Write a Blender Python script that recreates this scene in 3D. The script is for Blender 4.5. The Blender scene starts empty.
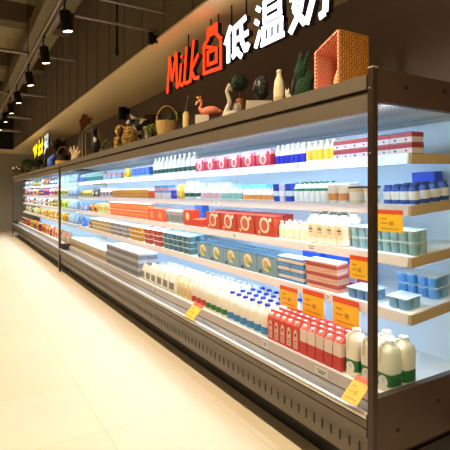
import bpy, bmesh, math, random
from mathutils import Vector, Matrix
random.seed(7)
SC = bpy.context.scene
COL = SC.collection
PI = math.pi
H = 1.53                                   # eye height
TH = math.atan(268/450)                    # camera yaw towards the aisle
SN, CS = math.sin(TH), math.cos(TH)

def ray(px):
    r = (px-225)/450
    return SN+CS*r, CS-SN*r
def YX(px, X):                             # world Y of an image column on the plane x = X
    a, b = ray(px); return X/a*b
def DX(px, X):                             # camera depth of the same point
    return X/ray(px)[0]

# ------------------------------------------------------------------ materials
def lin(c): return c/12.92 if c <= .04045 else ((c+.055)/1.055)**2.4
def rgb(h):
    return tuple(lin(int(h[i:i+2], 16)/255) for i in (0, 2, 4))
MATS = {}
def mat(name, col, rough=.5, metal=0., emit=0., noise=0., scale=20., bump=0., coat=0., spec=None, sss=0.):
    if name in MATS: return MATS[name]
    m = bpy.data.materials.new(name); m.use_nodes = True
    nt = m.node_tree; b = nt.nodes['Principled BSDF']
    c = rgb(col)
    b.inputs['Base Color'].default_value = (*c, 1)
    b.inputs['Roughness'].default_value = rough
    b.inputs['Metallic'].default_value = metal
    if coat: b.inputs['Coat Weight'].default_value = coat
    if spec is not None: b.inputs['Specular IOR Level'].default_value = spec
    if emit:
        b.inputs['Emission Color'].default_value = (*c, 1)
        b.inputs['Emission Strength'].default_value = emit
    if noise or bump:
        tc = nt.nodes.new('ShaderNodeTexCoord'); nz = nt.nodes.new('ShaderNodeTexNoise')
        nz.inputs['Scale'].default_value = scale; nz.inputs['Detail'].default_value = 4
        nt.links.new(tc.outputs['Object'], nz.inputs['Vector'])
        if noise:
            mx = nt.nodes.new('ShaderNodeMix'); mx.data_type = 'RGBA'
            mx.inputs[6].default_value = (*[v*(1-noise) for v in c], 1)
            mx.inputs[7].default_value = (*[min(1, v*(1+noise)) for v in c], 1)
            nt.links.new(nz.outputs['Fac'], mx.inputs[0]); nt.links.new(mx.outputs[2], b.inputs['Base Color'])
        if bump:
            bp = nt.nodes.new('ShaderNodeBump'); bp.inputs['Strength'].default_value = bump; bp.inputs['Distance'].default_value = .01
            nt.links.new(nz.outputs['Fac'], bp.inputs['Height']); nt.links.new(bp.outputs['Normal'], b.inputs['Normal'])
    MATS[name] = m
    return m
def P(h, rough=.45):                       # plain printed carton / plastic
    return mat('print_'+h, h, rough)
def checker_mat(name, ca, cb, scale, kind='CHECKER', rough=.6, vec='Object', rot=(0, 0, 0)):
    m = bpy.data.materials.new(name); m.use_nodes = True
    nt = m.node_tree; b = nt.nodes['Principled BSDF']; b.inputs['Roughness'].default_value = rough
    tc = nt.nodes.new('ShaderNodeTexCoord'); mp = nt.nodes.new('ShaderNodeMapping')
    mp.inputs['Scale'].default_value = scale; mp.inputs['Rotation'].default_value = rot
    mp.inputs['Location'].default_value = (.013, .011, .017)
    nt.links.new(tc.outputs[vec], mp.inputs['Vector'])
    mx = nt.nodes.new('ShaderNodeMix'); mx.data_type = 'RGBA'
    mx.inputs[6].default_value = (*rgb(ca), 1); mx.inputs[7].default_value = (*rgb(cb), 1)
    if kind == 'CHECKER':
        t = nt.nodes.new('ShaderNodeTexChecker'); t.inputs['Scale'].default_value = 1
        out = t.outputs['Fac']
    elif kind == 'SPOTS':
        t = nt.nodes.new('ShaderNodeTexNoise'); t.inputs['Scale'].default_value = 1; t.inputs['Detail'].default_value = 0
    elif kind == 'HONEY':
        t = nt.nodes.new('ShaderNodeTexVoronoi'); t.inputs['Scale'].default_value = 1; t.inputs['Randomness'].default_value = 0
    nt.links.new(mp.outputs['Vector'], t.inputs['Vector'])
    if kind != 'CHECKER':
        rp = nt.nodes.new('ShaderNodeValToRGB'); rp.color_ramp.interpolation = 'CONSTANT'
        src = t.outputs['Fac'] if kind == 'SPOTS' else t.outputs['Distance']
        rp.color_ramp.elements[0].position = 0; rp.color_ramp.elements[0].color = (0, 0, 0, 1)
        rp.color_ramp.elements[1].position = .54 if kind == 'SPOTS' else .4; rp.color_ramp.elements[1].color = (1, 1, 1, 1)
        nt.links.new(src, rp.inputs['Fac']); out = rp.outputs['Color']
    nt.links.new(out, mx.inputs[0]); nt.links.new(mx.outputs[2], b.inputs['Base Color'])
    MATS[name] = m
    return m
def glass_mat():
    m = bpy.data.materials.new('clear_glass'); m.use_nodes = True
    nt = m.node_tree; nt.nodes.remove(nt.nodes['Principled BSDF'])
    t = nt.nodes.new('ShaderNodeBsdfTransparent'); t.inputs[0].default_value = (.93, .97, .97, 1)
    g = nt.nodes.new('ShaderNodeBsdfGlossy'); g.inputs['Roughness'].default_value = .02
    lw = nt.nodes.new('ShaderNodeLayerWeight'); lw.inputs[0].default_value = .5
    pw = nt.nodes.new('ShaderNodeMath'); pw.operation = 'POWER'; pw.inputs[1].default_value = 5
    ad = nt.nodes.new('ShaderNodeMath'); ad.operation = 'MULTIPLY_ADD'; ad.inputs[1].default_value = .5; ad.inputs[2].default_value = .02
    mx = nt.nodes.new('ShaderNodeMixShader')
    nt.links.new(lw.outputs['Facing'], pw.inputs[0]); nt.links.new(pw.outputs[0], ad.inputs[0]); nt.links.new(ad.outputs[0], mx.inputs[0])
    nt.links.new(t.outputs[0], mx.inputs[1]); nt.links.new(g.outputs[0], mx.inputs[2])
    nt.links.new(mx.outputs[0], nt.nodes['Material Output'].inputs[0])
    return m
GLASS = glass_mat()

# ------------------------------------------------------------------ mesh builder
class MB:
    def __init__(s): s.v = []; s.f = []
    def add(s, vs, fs):
        b = len(s.v); s.v += [tuple(v) for v in vs]; s.f += [tuple(b+i for i in f) for f in fs]; return s
    def box(s, x0, y0, z0, x1, y1, z1):
        vs = [(x, y, z) for x in (x0, x1) for y in (y0, y1) for z in (z0, z1)]
        return s.add(vs, [(0, 1, 3, 2), (4, 6, 7, 5), (0, 4, 5, 1), (2, 3, 7, 6), (0, 2, 6, 4), (1, 5, 7, 3)])
    def cbox(s, cx, cy, cz, w, d, h):      # centre, extents
        return s.box(cx-w/2, cy-d/2, cz-h/2, cx+w/2, cy+d/2, cz+h/2)
    def lathe(s, prof, n=14, c=(0, 0, 0), e=2., sx=1., sy=1., axis='z', cap=True):
        vs = []; fs = []
        for r, z in prof:
            for k in range(n):
                a = 2*PI*(k+.5)/n; ca, sa = math.cos(a), math.sin(a)
                p = (math.copysign(abs(ca)**(2/e), ca)*r*sx, math.copysign(abs(sa)**(2/e), sa)*r*sy, z)
                if axis == 'x': p = (p[2], p[0], p[1])
                elif axis == 'y': p = (p[0], p[2], p[1])
                vs.append((p[0]+c[0], p[1]+c[1], p[2]+c[2]))
        for i in range(len(prof)-1):
            for k in range(n):
                a = i*n+k; b = i*n+(k+1) % n
                fs.append((a, b, b+n, a+n))
        if cap:
            fs.append(tuple(range(n-1, -1, -1))); fs.append(tuple((len(prof)-1)*n+k for k in range(n)))
        return s.add(vs, fs)
    def ell(s, c, r, n=14, m=9, f=None):
        vs = [(c[0], c[1], c[2]-r[2])]; fs = []
        for i in range(1, m):
            t = PI*i/m
            for k in range(n):
                a = 2*PI*k/n
                vs.append((c[0]+r[0]*math.sin(t)*math.cos(a), c[1]+r[1]*math.sin(t)*math.sin(a), c[2]-r[2]*math.cos(t)))
        vs.append((c[0], c[1], c[2]+r[2])); L = len(vs)-1
        for k in range(n):
            fs.append((0, 1+(k+1) % n, 1+k)); fs.append((L, L-n+k, L-n+(k+1) % n))
        for i in range(m-2):
            for k in range(n):
                a = 1+i*n+k; b = 1+i*n+(k+1) % n
                fs.append((a, b, b+n, a+n))
        return s.add(vs, fs)
    def tube(s, pts, r, n=8, taper=None):
        pts = [Vector(p) for p in pts]; vs = []; fs = []; N = len(pts)
        up = None
        for i, p in enumerate(pts):
            d = (pts[min(i+1, N-1)]-pts[max(i-1, 0)]).normalized()
            if up is None: up = Vector((0, 0, 1)) if abs(d.z) < .9 else Vector((1, 0, 0))
            u = d.cross(up).normalized(); w = u.cross(d).normalized(); up = w
            rr = r if taper is None else taper[i]
            for k in range(n):
                a = 2*PI*k/n; vs.append(p+u*(rr*math.cos(a))+w*(rr*math.sin(a)))
        for i in range(N-1):
            for k in range(n):
                a = i*n+k; b = i*n+(k+1) % n
                fs.append((a, b, b+n, a+n))
        fs.append(tuple(range(n-1, -1, -1))); fs.append(tuple((N-1)*n+k for k in range(n)))
        return s.add(vs, fs)
    def prism(s, poly, a0, a1, axis='y'):  # polygon in the plane across the axis, extruded a0..a1
        n = len(poly)
        def P3(p, a): return (p[0], a, p[1]) if axis == 'y' else (a, p[0], p[1]) if axis == 'x' else (p[0], p[1], a)
        vs = [P3(p, a0) for p in poly]+[P3(p, a1) for p in poly]
        fs = [tuple(range(n)), tuple(range(2*n-1, n-1, -1))]+[(i, i+n, (i+1) % n+n, (i+1) % n) for i in range(n)]
        return s.add(vs, fs)
    def mesh(s, name, m, smooth=False, bevel=0.):
        me = bpy.data.meshes.new(name); bm = bmesh.new()
        bv = [bm.verts.new(v) for v in s.v]
        for f in s.f:
            try: bm.faces.new([bv[i] for i in f])
            except ValueError: pass
        if bevel: bmesh.ops.bevel(bm, geom=bm.edges[:], offset=bevel, segments=2, affect='EDGES', profile=.7)
        bmesh.ops.recalc_face_normals(bm, faces=bm.faces[:])
        if smooth:
            for f in bm.faces: f.smooth = True
            for e in bm.edges:
                if len(e.link_faces) == 2 and e.calc_face_angle(0) > .7: e.smooth = False
        bm.to_mesh(me); bm.free(); me.materials.append(m)
        return me
    def build(s, name, m, parent=None, smooth=False, bevel=0.):
        return link(name, s.mesh(name, m, smooth, bevel), parent)
def link(name, data, parent=None):
    o = bpy.data.objects.new(name, data); COL.objects.link(o)
    if parent is not None: o.parent = parent
    return o
def empty(name, loc=(0, 0, 0), rz=0.):
    o = link(name, None); o.location = loc; o.rotation_euler = (0, 0, rz); o.empty_display_size = .05
    return o
def tag(o, label, cat, group=None, kind=None):
    o['label'] = label; o['category'] = cat
    if group: o['group'] = group
    if kind: o['kind'] = kind
    return o
def struct(o): o['kind'] = 'structure'; return o
def dup(o, parent=None):
    c = o.copy(); COL.objects.link(c)
    if parent is not None: c.parent = parent
    for ch in [x for x in o.children]: dup(ch, c)
    return c
def blob(name, items, voxel, m, parent=None, lumps=0.):
    """one continuous surface grown round overlapping ellipsoids and tapering limbs"""
    mb = MB()
    for it in items:
        if it[0] == 'e': mb.ell(it[1], it[2])
        else:
            p0, p1, r0, r1 = Vector(it[1]), Vector(it[2]), it[3], it[4]
            n = max(2, int((p1-p0).length/(.5*min(r0, r1)))+1)
            for i in range(n+1):
                t = i/n; r = r0+(r1-r0)*t; mb.ell(tuple(p0.lerp(p1, t)), (r, r, r), 10, 7)
    o = mb.build(name, m, None)
    md = o.modifiers.new('skin', 'REMESH'); md.mode = 'VOXEL'; md.voxel_size = voxel; md.use_smooth_shade = True
    sm = o.modifiers.new('soften', 'SMOOTH'); sm.iterations = 3; sm.factor = .5
    dg = bpy.context.evaluated_depsgraph_get()
    me = bpy.data.meshes.new_from_object(o.evaluated_get(dg))
    o.modifiers.clear(); o.data = me; me.name = name
    if lumps:
        for v in me.vertices: v.co += v.normal*random.uniform(-lumps, lumps)
    for p in me.polygons: p.use_smooth = not lumps
    if not me.materials: me.materials.append(m)
    if parent is not None: o.parent = parent
    return o

# ------------------------------------------------------------------ common materials
m_case = mat('bronze_painted_steel', '6b6152', .42, .25, noise=.08, scale=6)
m_case_dark = mat('dark_bronze_steel', '3a2c20', .32, .3, noise=.1, scale=4)
m_end = mat('dark_brown_end_panel', '49372a', .35, .2, noise=.1, scale=4)
m_kick = mat('black_kick_steel', '15120f', .5)
m_groove = mat('groove_rubber', '1c1713', .6)
m_silver = mat('brushed_aluminium', 'd8d4cc', .3, .7)
m_white = mat('white_enamel', 'f0f4f6', .35)
m_back = mat('pale_blue_liner', 'e6f1f8', .4, noise=.03, scale=2)
m_rail = mat('price_rail_plastic', 'e0d0c6', .4)
m_tan = mat('tan_shelf_end', 'c9a878', .4)
m_honey = checker_mat('honeycomb_grille', '6f8698', 'eef4f8', (34, 34, 34), 'HONEY', .5)
m_grille = checker_mat('return_air_mesh', '2e2b27', '8c877c', (60, 60, 60), 'HONEY', .4)
m_led = mat('led_tube', 'c8e2ff', .5, emit=33.)
m_led2 = mat('led_tube_canopy', 'c8e2ff', .5, emit=40.)
m_black = mat('black_metal', '0d0c0b', .45, .2)
m_paper = P('f4f1ea')

# ------------------------------------------------------------------ room
RX0, RX1, RY0, RY1, CZ = -4.5, 2.72, -3.5, 19.8, 4.7
def floor_mat():
    m = bpy.data.materials.new('cream_floor_tile'); m.use_nodes = True
    nt = m.node_tree; b = nt.nodes['Principled BSDF']
    tc = nt.nodes.new('ShaderNodeTexCoord'); mp = nt.nodes.new('ShaderNodeMapping')
    mp.inputs['Location'].default_value = (-.02, -.48, 0)
    br = nt.nodes.new('ShaderNodeTexBrick'); br.offset = 0; br.squash = 1
    br.inputs['Scale'].default_value = 1; br.inputs['Brick Width'].default_value = .8; br.inputs['Row Height'].default_value = .8
    br.inputs['Mortar Size'].default_value = .002; br.inputs['Mortar Smooth'].default_value = .3
    br.inputs['Color1'].default_value = (*rgb('efe0c8'), 1); br.inputs['Color2'].default_value = (*rgb('eddcc2'), 1)
    br.inputs['Mortar'].default_value = (*rgb('d2bd9c'), 1)
    nz = nt.nodes.new('ShaderNodeTexNoise'); nz.inputs['Scale'].default_value = 1.6; nz.inputs['Detail'].default_value = 3
    mx = nt.nodes.new('ShaderNodeMix'); mx.data_type = 'RGBA'; mx.blend_type = 'MULTIPLY'; mx.inputs[0].default_value = .12
    nt.links.new(tc.outputs['Object'], mp.inputs['Vector']); nt.links.new(mp.outputs['Vector'], br.inputs['Vector'])
    nt.links.new(tc.outputs['Object'], nz.inputs['Vector'])
    nt.links.new(br.outputs['Color'], mx.inputs[6]); nt.links.new(nz.outputs['Color'], mx.inputs[7])
    nt.links.new(mx.outputs[2], b.inputs['Base Color']); b.inputs['Roughness'].default_value = .55; b.inputs['Specular IOR Level'].default_value = .3
    return m
struct(MB().box(RX0-.1, RY0-.1, -.1, RX1+.1, RY1+.1, 0).build('floor', floor_mat()))
m_wall = mat('brown_grey_wall', '81756f', .75, noise=.06, scale=3)
m_endw = mat('olive_grey_wall', 'a09680', .7, noise=.05, scale=2)
m_ceil = mat('dark_open_ceiling', '968a68', .8, noise=.15, scale=2)
m_beam = mat('ceiling_beam', '5c5038', .8)
m_soffit = mat('beige_soffit', 'ecd8a8', .7, noise=.03, scale=3)
def ribbed_mat():
    m = bpy.data.materials.new('ribbed_dark_cladding'); m.use_nodes = True
    nt = m.node_tree; b = nt.nodes['Principled BSDF']; b.inputs['Roughness'].default_value = .8
    b.inputs['Base Color'].default_value = (*rgb('6e6450'), 1)
    return m
struct(MB().box(RX1, RY0, 0, RX1+.1, RY1, CZ).build('wall_right', m_wall))
struct(MB().box(RX0-.1, RY0, 0, RX0, RY1, CZ).build('wall_left', m_endw))
struct(MB().box(RX0-.1, RY1, 0, RX1+.1, RY1+.1, CZ).build('wall_end', m_endw))
struct(MB().box(RX0-.1, RY0-.1, 0, RX1+.1, RY0, CZ).build('wall_rear', m_endw))
struct(MB().box(RX0-.1, RY0-.1, CZ, RX1+.1, RY1+.1, CZ+.1).build('ceiling', m_ceil))
SOF = 3.09
# dropped soffit above the cases with a dark ribbed face up to the ceiling
struct(MB().box(1.75, RY0, SOF, RX1, RY1, SOF+.02).build('ceiling_soffit', m_soffit))
struct(MB().box(RX0, 18.0, SOF, 1.75, RY1, SOF+.02).build('ceiling_soffit_return', m_soffit))
fx = MB().box(1.77, RY0, SOF+.02, 1.83, 18.0, CZ)
y = RY0+.2
while y < 18: fx.box(1.756, y, SOF+.02, 1.77, y+.03, CZ); y += .62
struct(fx.build('wall_bulkhead', ribbed_mat()))
struct(MB().box(RX0, 18.05, SOF+.02, 1.77, 18.12, CZ).build('dark_opening_sheet', mat('dark_opening', '16130f', .9)))  # black sheet: darkness of the opening above the end soffit put into the colour
# ceiling structure: each beam, duct and pipe is its own thing
beams = (2.3, 5.2, 8.2, 11.2, 14.2, 17.0)
for i, yb in enumerate(beams):
    o = MB().box(RX0, yb, CZ-.32, 1.756, yb+.35, CZ).build('ceiling_beam', m_beam)
    tag(o, 'dark brown ceiling beam crossing above the aisle, %s from the camera' % ('first', 'second', 'third', 'fourth', 'fifth', 'sixth')[i], 'beam', 'ceiling beams over the aisle')
    struct(o)
duct = MB().box(1.02, -1.0, 4.12, 1.34, 17.9, 4.379).build('ceiling_duct', mat('tan_duct_steel', '7d6f52', .5, .3))
tag(duct, 'long tan rectangular air duct running under the ceiling beside the spotlights', 'duct')
TX0 = .90
m_pipe = mat('grey_conduit', '8a8270', .4, .4)
for i, (yy, zz, r) in enumerate(((4.04, 3.27, .012), (4.34, 3.19, .012), (8.0, 3.82, .03), (11.0, 3.75, .03), (13.4, 3.6, .045), (15.6, 3.5, .05))):
    o = MB().tube([(RX0+.01 if i > 1 else TX0+.05, yy, zz), (1.755, yy, zz)], r, 10).build('ceiling_pipe', m_pipe, smooth=True)
    tag(o, '%s pale pipe crossing under the dark ceiling, %s nearest' % ('thin' if r < .02 else 'thick', ('first', 'second', 'third', 'fourth', 'fifth', 'sixth')[i]), 'pipe', 'pipes under the open ceiling')
# black hanging rods in front of the bulkhead
for (px, py0, py1, X, lb) in ((117, -30, 55, 1.55, 'long thin black rod hanging from the ceiling left of the red sign'),
                              (151, 33, 44, 1.70, 'short black fitting fixed above the soffit edge')):
    t = DX(px, X); y_ = YX(px, X); z1 = min(CZ, H+t*(193-py0)/450); z0 = H+t*(193-py1)/450
    if X == 1.55: z1 = CZ-.001
    nm = 'hanging_rod' if X == 1.55 else 'wall_fitting'
    mb = MB().lathe([(.012 if X == 1.55 else .03, z0), (.012 if X == 1.55 else .03, z1)], 10, (X, y_, 0))
    if X == 1.55: mb.lathe([(.02, z0-.001), (.02, z0+.08)], 10, (X, y_, 0))
    else: mb.box(X, y_-.02, z0+.02, 1.769, y_+.02, z1-.02)
    tag(mb.build(nm, m_black), lb, 'rod' if X == 1.55 else 'fitting')

# track with spotlights
TX, TZ = .90, 3.42
trk = empty('lighting_track', (TX, 0, TZ))
MB().box(-.035, -3.0, 0, .035, 17.9, .05).build('track_channel', mat('tan_track', '9c8c68', .5, .3), trk)
MB().box(-.015, -3.0, -.012, .015, 17.9, 0).build('track_slot', m_black, trk)
hg = MB()
for yh in (-2, 1, 4, 7.2, 10.2, 13.2, 16.2): MB().tube([(0, yh, .05), (0, yh, CZ-TZ)], .006, 6).build('suspension_rod', m_black, trk)
tag(trk, 'long tan lighting track hung over the aisle carrying black spotlights', 'light track')
m_lens = mat('spot_lens', 'ffe6bd', .3, emit=14.)
ORD = ['first', 'second', 'third', 'fourth', 'fifth', 'sixth', 'seventh', 'eighth', 'ninth', 'tenth', 'eleventh', 'twelfth',
       'thirteenth', 'fourteenth', 'fifteenth', 'sixteenth', 'seventeenth', 'eighteenth', 'nineteenth', 'twentieth']
spot_proto = None
def spot_thing():
    t = empty('track_spotlight')
    MB().box(-.018, -.06, -.03, .018, .06, -.013).lathe([(.010, -.10), (.010, -.03)], 10).box(-.02, -.012, -.115, .02, .012, -.098).build('track_adapter', m_black, t)
    tilt = Matrix.Rotation(math.radians(-9), 4, 'Y')
    h = MB().lathe([(.020, -.105), (.050, -.118), (.054, -.13), (.054, -.315), (.047, -.315), (.043, -.300)], 18)
    l = MB().lathe([(.0445, -.309), (.0445, -.300)], 18)
    for q in (h, l): q.v = [tuple(tilt @ (Vector(v)-Vector((0, 0, -.11)))+Vector((0, 0, -.11))) for v in q.v]
    h.build('lamp_head', m_black, t, smooth=True); l.build('lens', m_lens, t)
    return t
ys = [-2.0, -.7, .6, 1.95, 3.25, 4.57, 5.82, 7.15, 8.65, 9.85, 11.1, 12.6, 14.1, 15.6, 17.0]
vis = 0
SPOT_W = 50
for yy in ys:
    if spot_proto is None: spot_proto = spot_thing(); t = spot_proto
    else: t = dup(spot_proto)
    t.location = (TX, yy, TZ); t.rotation_euler = (0, 0, 0)
    if yy > 4:
        lb = 'black cylinder spotlight on the ceiling track, %s from the camera' % ORD[vis]; vis += 1
    else: lb = 'black cylinder spotlight on the ceiling track above the camera, out of frame'
    tag(t, lb, 'spotlight', 'spotlights on the ceiling track')
    L = bpy.data.lights.new('spot_lamp', 'SPOT'); L.energy = SPOT_W; L.color = (1, .80, .53)
    L.spot_size = math.radians(140); L.spot_blend = .7; L.shadow_soft_size = .045
    lo = link('spot_lamp', L, t); lo.location = (.035, 0, -.335); lo.rotation_euler = (0, math.radians(-8), 0)
# added unseen second row of spotlights on the left, there for bounce light
for yy in (-1, 2, 5, 8, 11, 14, 17):
    t = dup(spot_proto); t.location = (-1.9, yy, TZ); tag(t, 'black cylinder spotlight added on the second track, out of frame, for bounce light', 'spotlight', 'added bounce spotlights on the second track')
    for ch in list(t.children):
        if ch.type == 'LIGHT': bpy.data.objects.remove(ch)
    L = bpy.data.lights.new('spot_lamp', 'SPOT'); L.energy = SPOT_W*2.5; L.color = (1, .80, .53)
    L.spot_size = math.radians(120); L.spot_blend = .6; L.shadow_soft_size = .045
    lo = link('spot_lamp', L, t); lo.location = (.035, 0, -.335)
t2 = MB().box(-1.935, -3.0, TZ, -1.865, 17.9, TZ+.05)
for yh in (-2, 4, 10, 16): t2.box(-1.906, yh, TZ+.05, -1.894, yh+.012, CZ)
tag(t2.build('lighting_track', MATS['tan_track']), 'added second tan track farther left, out of frame, holding the bounce spotlights', 'light track')

# ------------------------------------------------------------------ refrigerated cases
XF = 1.69; XB = 2.60
SHELF = [(1.738, 2.0), (1.463, 5.0), (1.190, 5.0), (.888, 5.5)]   # front height of the top surface, tilt
XS = 2.05                                                          # front of the shelves
DECK = .497; XD = 1.87
def zshelf(i, X):
    if i == 4: return DECK
    z, a = SHELF[i]; return z+(X-XS)*math.tan(math.radians(a))
def make_case(Y0, Y1, near):
    r = empty('refrigerated_display_case', (XF, Y0, 0))
    ox, oy = -XF, -Y0
    def b(name, m, boxes, parent=r, **k):
        mb = MB()
        for q in boxes: mb.box(q[0]+ox, q[1]+oy, q[2], q[3]+ox, q[4]+oy, q[5])
        return mb.build(name, m, parent, **k)
    a0, a1 = Y0+.045, Y1-.045
    b('kick_plate', m_kick, [(1.86, Y0+.03, 0, 2.66, Y1-.02, .195)])
    b('base_cabinet', m_case_dark, [(1.74, a0, .195, 2.66, a1, .40)])
    b('front_panel', m_case, [(1.715, a0, .195, 1.74, a1, .343)])
    sl = []
    yy = a0+.06
    while yy < a1-.05: sl.append((1.712, yy, .248, 1.7155, yy+.009, .298)); yy += .066
    o = b('vent_slots', m_kick, sl); o['kind'] = 'stuff'
    b('bumper', m_case, [(1.692, a0, .350, 1.74, a1, .388), (1.695, a0, .394, 1.74, a1, .430)])
    b('bumper_groove', m_groove, [(1.71, a0, .342, 1.739, a1, .433)])
    MB().tube([(1.705+ox, a0+oy, .450), (1.705+ox, a1+oy, .450)], .018, 12).build('front_rail', m_silver, r, smooth=True)
    MB().prism([(1.72+ox, .433), (1.868+ox, .425), (1.868+ox, .413), (1.72+ox, .418)], a0+oy, a1+oy).build('return_air_grille', m_grille, r)
    dk = b('bottom_deck', m_white, [(1.878, a0, DECK-.035, XB, a1, DECK-.001)])
    MB().prism([(1.866+ox, .431), (1.876+ox, .431), (1.878+ox, .500), (1.868+ox, .500)], a0+oy, a1+oy).build('price_rail', m_rail, dk)
    b('back_panel', m_back, [(XB, a0, .40, XB+.05, a1, 2.03)])
    for z, a in SHELF:
        ta = math.tan(math.radians(a)); e0, e1 = a0+.012, a1-.012
        zz = lambda x: z+(x-XS)*ta
        pl = [(XS, z-.03), (XS, z-.001), (XB-.002, zz(XB)-.001), (XB-.002, zz(XB)-.03)]
        s = MB().prism([(p[0]+ox, p[1]) for p in pl], e0+.014+oy, e1-.014+oy).build('shelf', m_white, r)
        for q in (e0, e1-.014):
            pl2 = [(XS-.006, z-.055), (XS-.006, z-.001), (XB-.002, zz(XB)-.001), (XB-.002, zz(XB)-.055)]
            MB().prism([(p[0]+ox, p[1]) for p in pl2], q+oy, q+.014+oy).build('shelf_end', m_tan, s)
        MB().prism([(XS-.022+ox, z-.05), (XS-.007+ox, z-.05), (XS-.007+ox, z+.004), (XS-.012+ox, z+.004)], e0+.014+oy, e1-.014+oy).build('price_rail', m_rail if z < 1.6 else m_white, s)
        b('led_tube', m_led, [(XS-.006, e0+.05, z-.049, XS+.010, e1-.05, z-.034)], s)
    # canopy
    b('canopy', m_case_dark, [(1.74, Y0+.01, 2.035, 2.66, Y1-.01, 2.07)])
    fa = b('fascia', m_case, [(XF, a0, 2.03, 1.74, a1, 2.10), (1.705, a0, 1.925, 1.74, a1, 2.018)])
    b('fascia_groove', m_groove, [(1.722, a0, 2.015, 1.739, a1, 2.032)], fa)
    b('led_light_block', m_case_dark, [(1.742, a0+.02, 1.976, 1.83, a1-.02, 1.984)])  # unseen strip added to keep the canopy tube's light off the baffle
    MB().prism([(1.775+ox, 1.985), (2.02+ox, 2.02), (2.02+ox, 2.034), (1.775+ox, 2.034)], a0+oy, a1+oy).build('light_baffle', m_white, r)
    MB().prism([(2.03+ox, 2.012), (2.46+ox, 1.974), (2.46+ox, 1.985), (2.03+ox, 2.024)], a0+oy, a1+oy).build('air_outlet_honeycomb', m_honey, r)
    b('ceiling_liner', m_back, [(2.46, a0, 1.972, XB, a1, 2.034)])
    b('led_tube', m_led2, [(1.744, a0+.05, 1.948, 1.766, a1-.05, 1.972)])
    # ends
    for k, yy in enumerate((Y0, Y1-.045)):
        q = b('corner_post', m_case_dark, [(XF-.004, yy if k == 0 else yy+.012, .02, XF+.030, yy+.032 if k == 0 else yy+.045, 2.125 if near and k == 0 else 2.10)])
        if k == 0:
            b('post_cap', m_silver, [(XF-.004, yy, 2.125 if near else 2.10, XF+.030, yy+.032, 2.133 if near else 2.104)], q)
            for zb in (2.03, 1.72): 
                MB().lathe([(.004, -.009), (.004, -.003)], 8, (.004-.004, yy+oy+.016, zb), axis='x').build('rivet', m_silver, q)
        tp = 2.13 if near and k == 0 else 2.034
        e = b('end_frame', m_end, [(XF+.030, yy+.004, 1.968, 2.66, yy+.041, tp), (XF+.030, yy+.004, .25, 2.66, yy+.041, .548),
                                        (2.62, yy+.004, .548, 2.66, yy+.041, 1.968)])
        b('glass_pane', GLASS, [(XF+.030, yy+.016, .548, 2.62, yy+.026, 1.968)], e)
        if k == 0:
            for (bx, bz) in ((1.93, 2.055), (2.24, 2.075), (1.87, .36), (2.19, .43)) if near else ():
                MB().lathe([(.011, -.004), (.011, .004)], 10, (bx+ox, yy+.004+oy, bz), axis='y').build('bolt', m_black, e)
    return r
JOINT = YX(59, XF)
ENDY = YX(12.5, XF)
cA = make_case(1.467, JOINT, True)
tag(cA, 'long brown open refrigerated milk case with shelves and glass end, nearest the camera', 'display case')
cB = make_case(JOINT+.002, ENDY, False)
tag(cB, 'brown open refrigerated case of colourful drinks at the far end', 'display case')

# ------------------------------------------------------------------ products (front faces -x, width along y)
def bottle(name, r, h, body, cap, label=None, lz=(.15, .5), e=2., neck=.42, caph=.07, lab2=None, sh=.60, prt=None):
    nk = r*neck
    b = MB().lathe([(r*.86, 0), (r, .02*h), (r, sh*h), (r*.88, (sh*.72+.27)*h if sh > .6 else .70*h), (nk*1.15, max(.84, sh+.12)*h), (nk, max(.88, sh+.15)*h), (nk, (1-caph)*h)], 14, e=e).build(name, body, smooth=True)
    MB().lathe([(nk*1.18, (1-caph)*h+.0005), (nk*1.2, h*.995), (nk*1.0, h)], 12).build('cap', cap, b, smooth=True)
    if label: MB().lathe([(r*1.012, lz[0]*h), (r*1.012, lz[1]*h)], 14, e=e, cap=False).build('label', label, b, smooth=True)
    if lab2: MB().lathe([(r*1.02, (lz[0]*.62+lz[1]*.38)*h), (r*1.02, (lz[0]*.3+lz[1]*.7)*h)], 14, e=e, cap=False).build('label_print', lab2, b, smooth=True)
    if prt: MB().cbox(-r*1.018, 0, .47*h, .002, r*.8, .05*h).cbox(-r*1.018, 0, .38*h, .002, r*.7, .02*h).cbox(-r*1.018, 0, .54*h, .002, r*.4, .015*h).build('print', prt, b)
    return b
def jug(name, w, h, body, cap, label):
    b = MB().lathe([(w*.45, 0), (w*.5, .02*h), (w*.5, .70*h), (w*.492, .76*h), (w*.45, .815*h), (w*.34, .875*h), (w*.22, .92*h), (w*.21, .94*h)], 24, e=4).build(name, body, smooth=True)
    MB().lathe([(w*.245, .941*h), (w*.245, .995*h), (w*.21, h)], 14).build('cap', cap, b, smooth=True)
    pts = [(-w*.18, w*.10, .91*h), (-w*.36, w*.18, .92*h), (-w*.50, w*.22, .85*h), (-w*.53, w*.22, .68*h), (-w*.46, w*.22, .56*h)]
    MB().tube(pts, w*.075, 8).build('handle', body, b, smooth=True)
    lb = MB().lathe([(w*.506, .12*h), (w*.506, .36*h)], 24, e=4, cap=False).build('label', label, b, smooth=True)
    MB().lathe([(w*.30, -w*.514), (w*.30, -w*.507)], 20, (0, 0, .20*h), axis='x').build('label_emblem', m_paper, lb)
    MB().cbox(-w*.5145, 0, .235*h, .001, w*.2, .006*h).cbox(-w*.5145, 0, .20*h, .001, w*.16, .006*h).cbox(-w*.5145, 0, .265*h, .001, w*.12, .006*h).build('print', P('4a7a4a'), lb)
    return b
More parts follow.
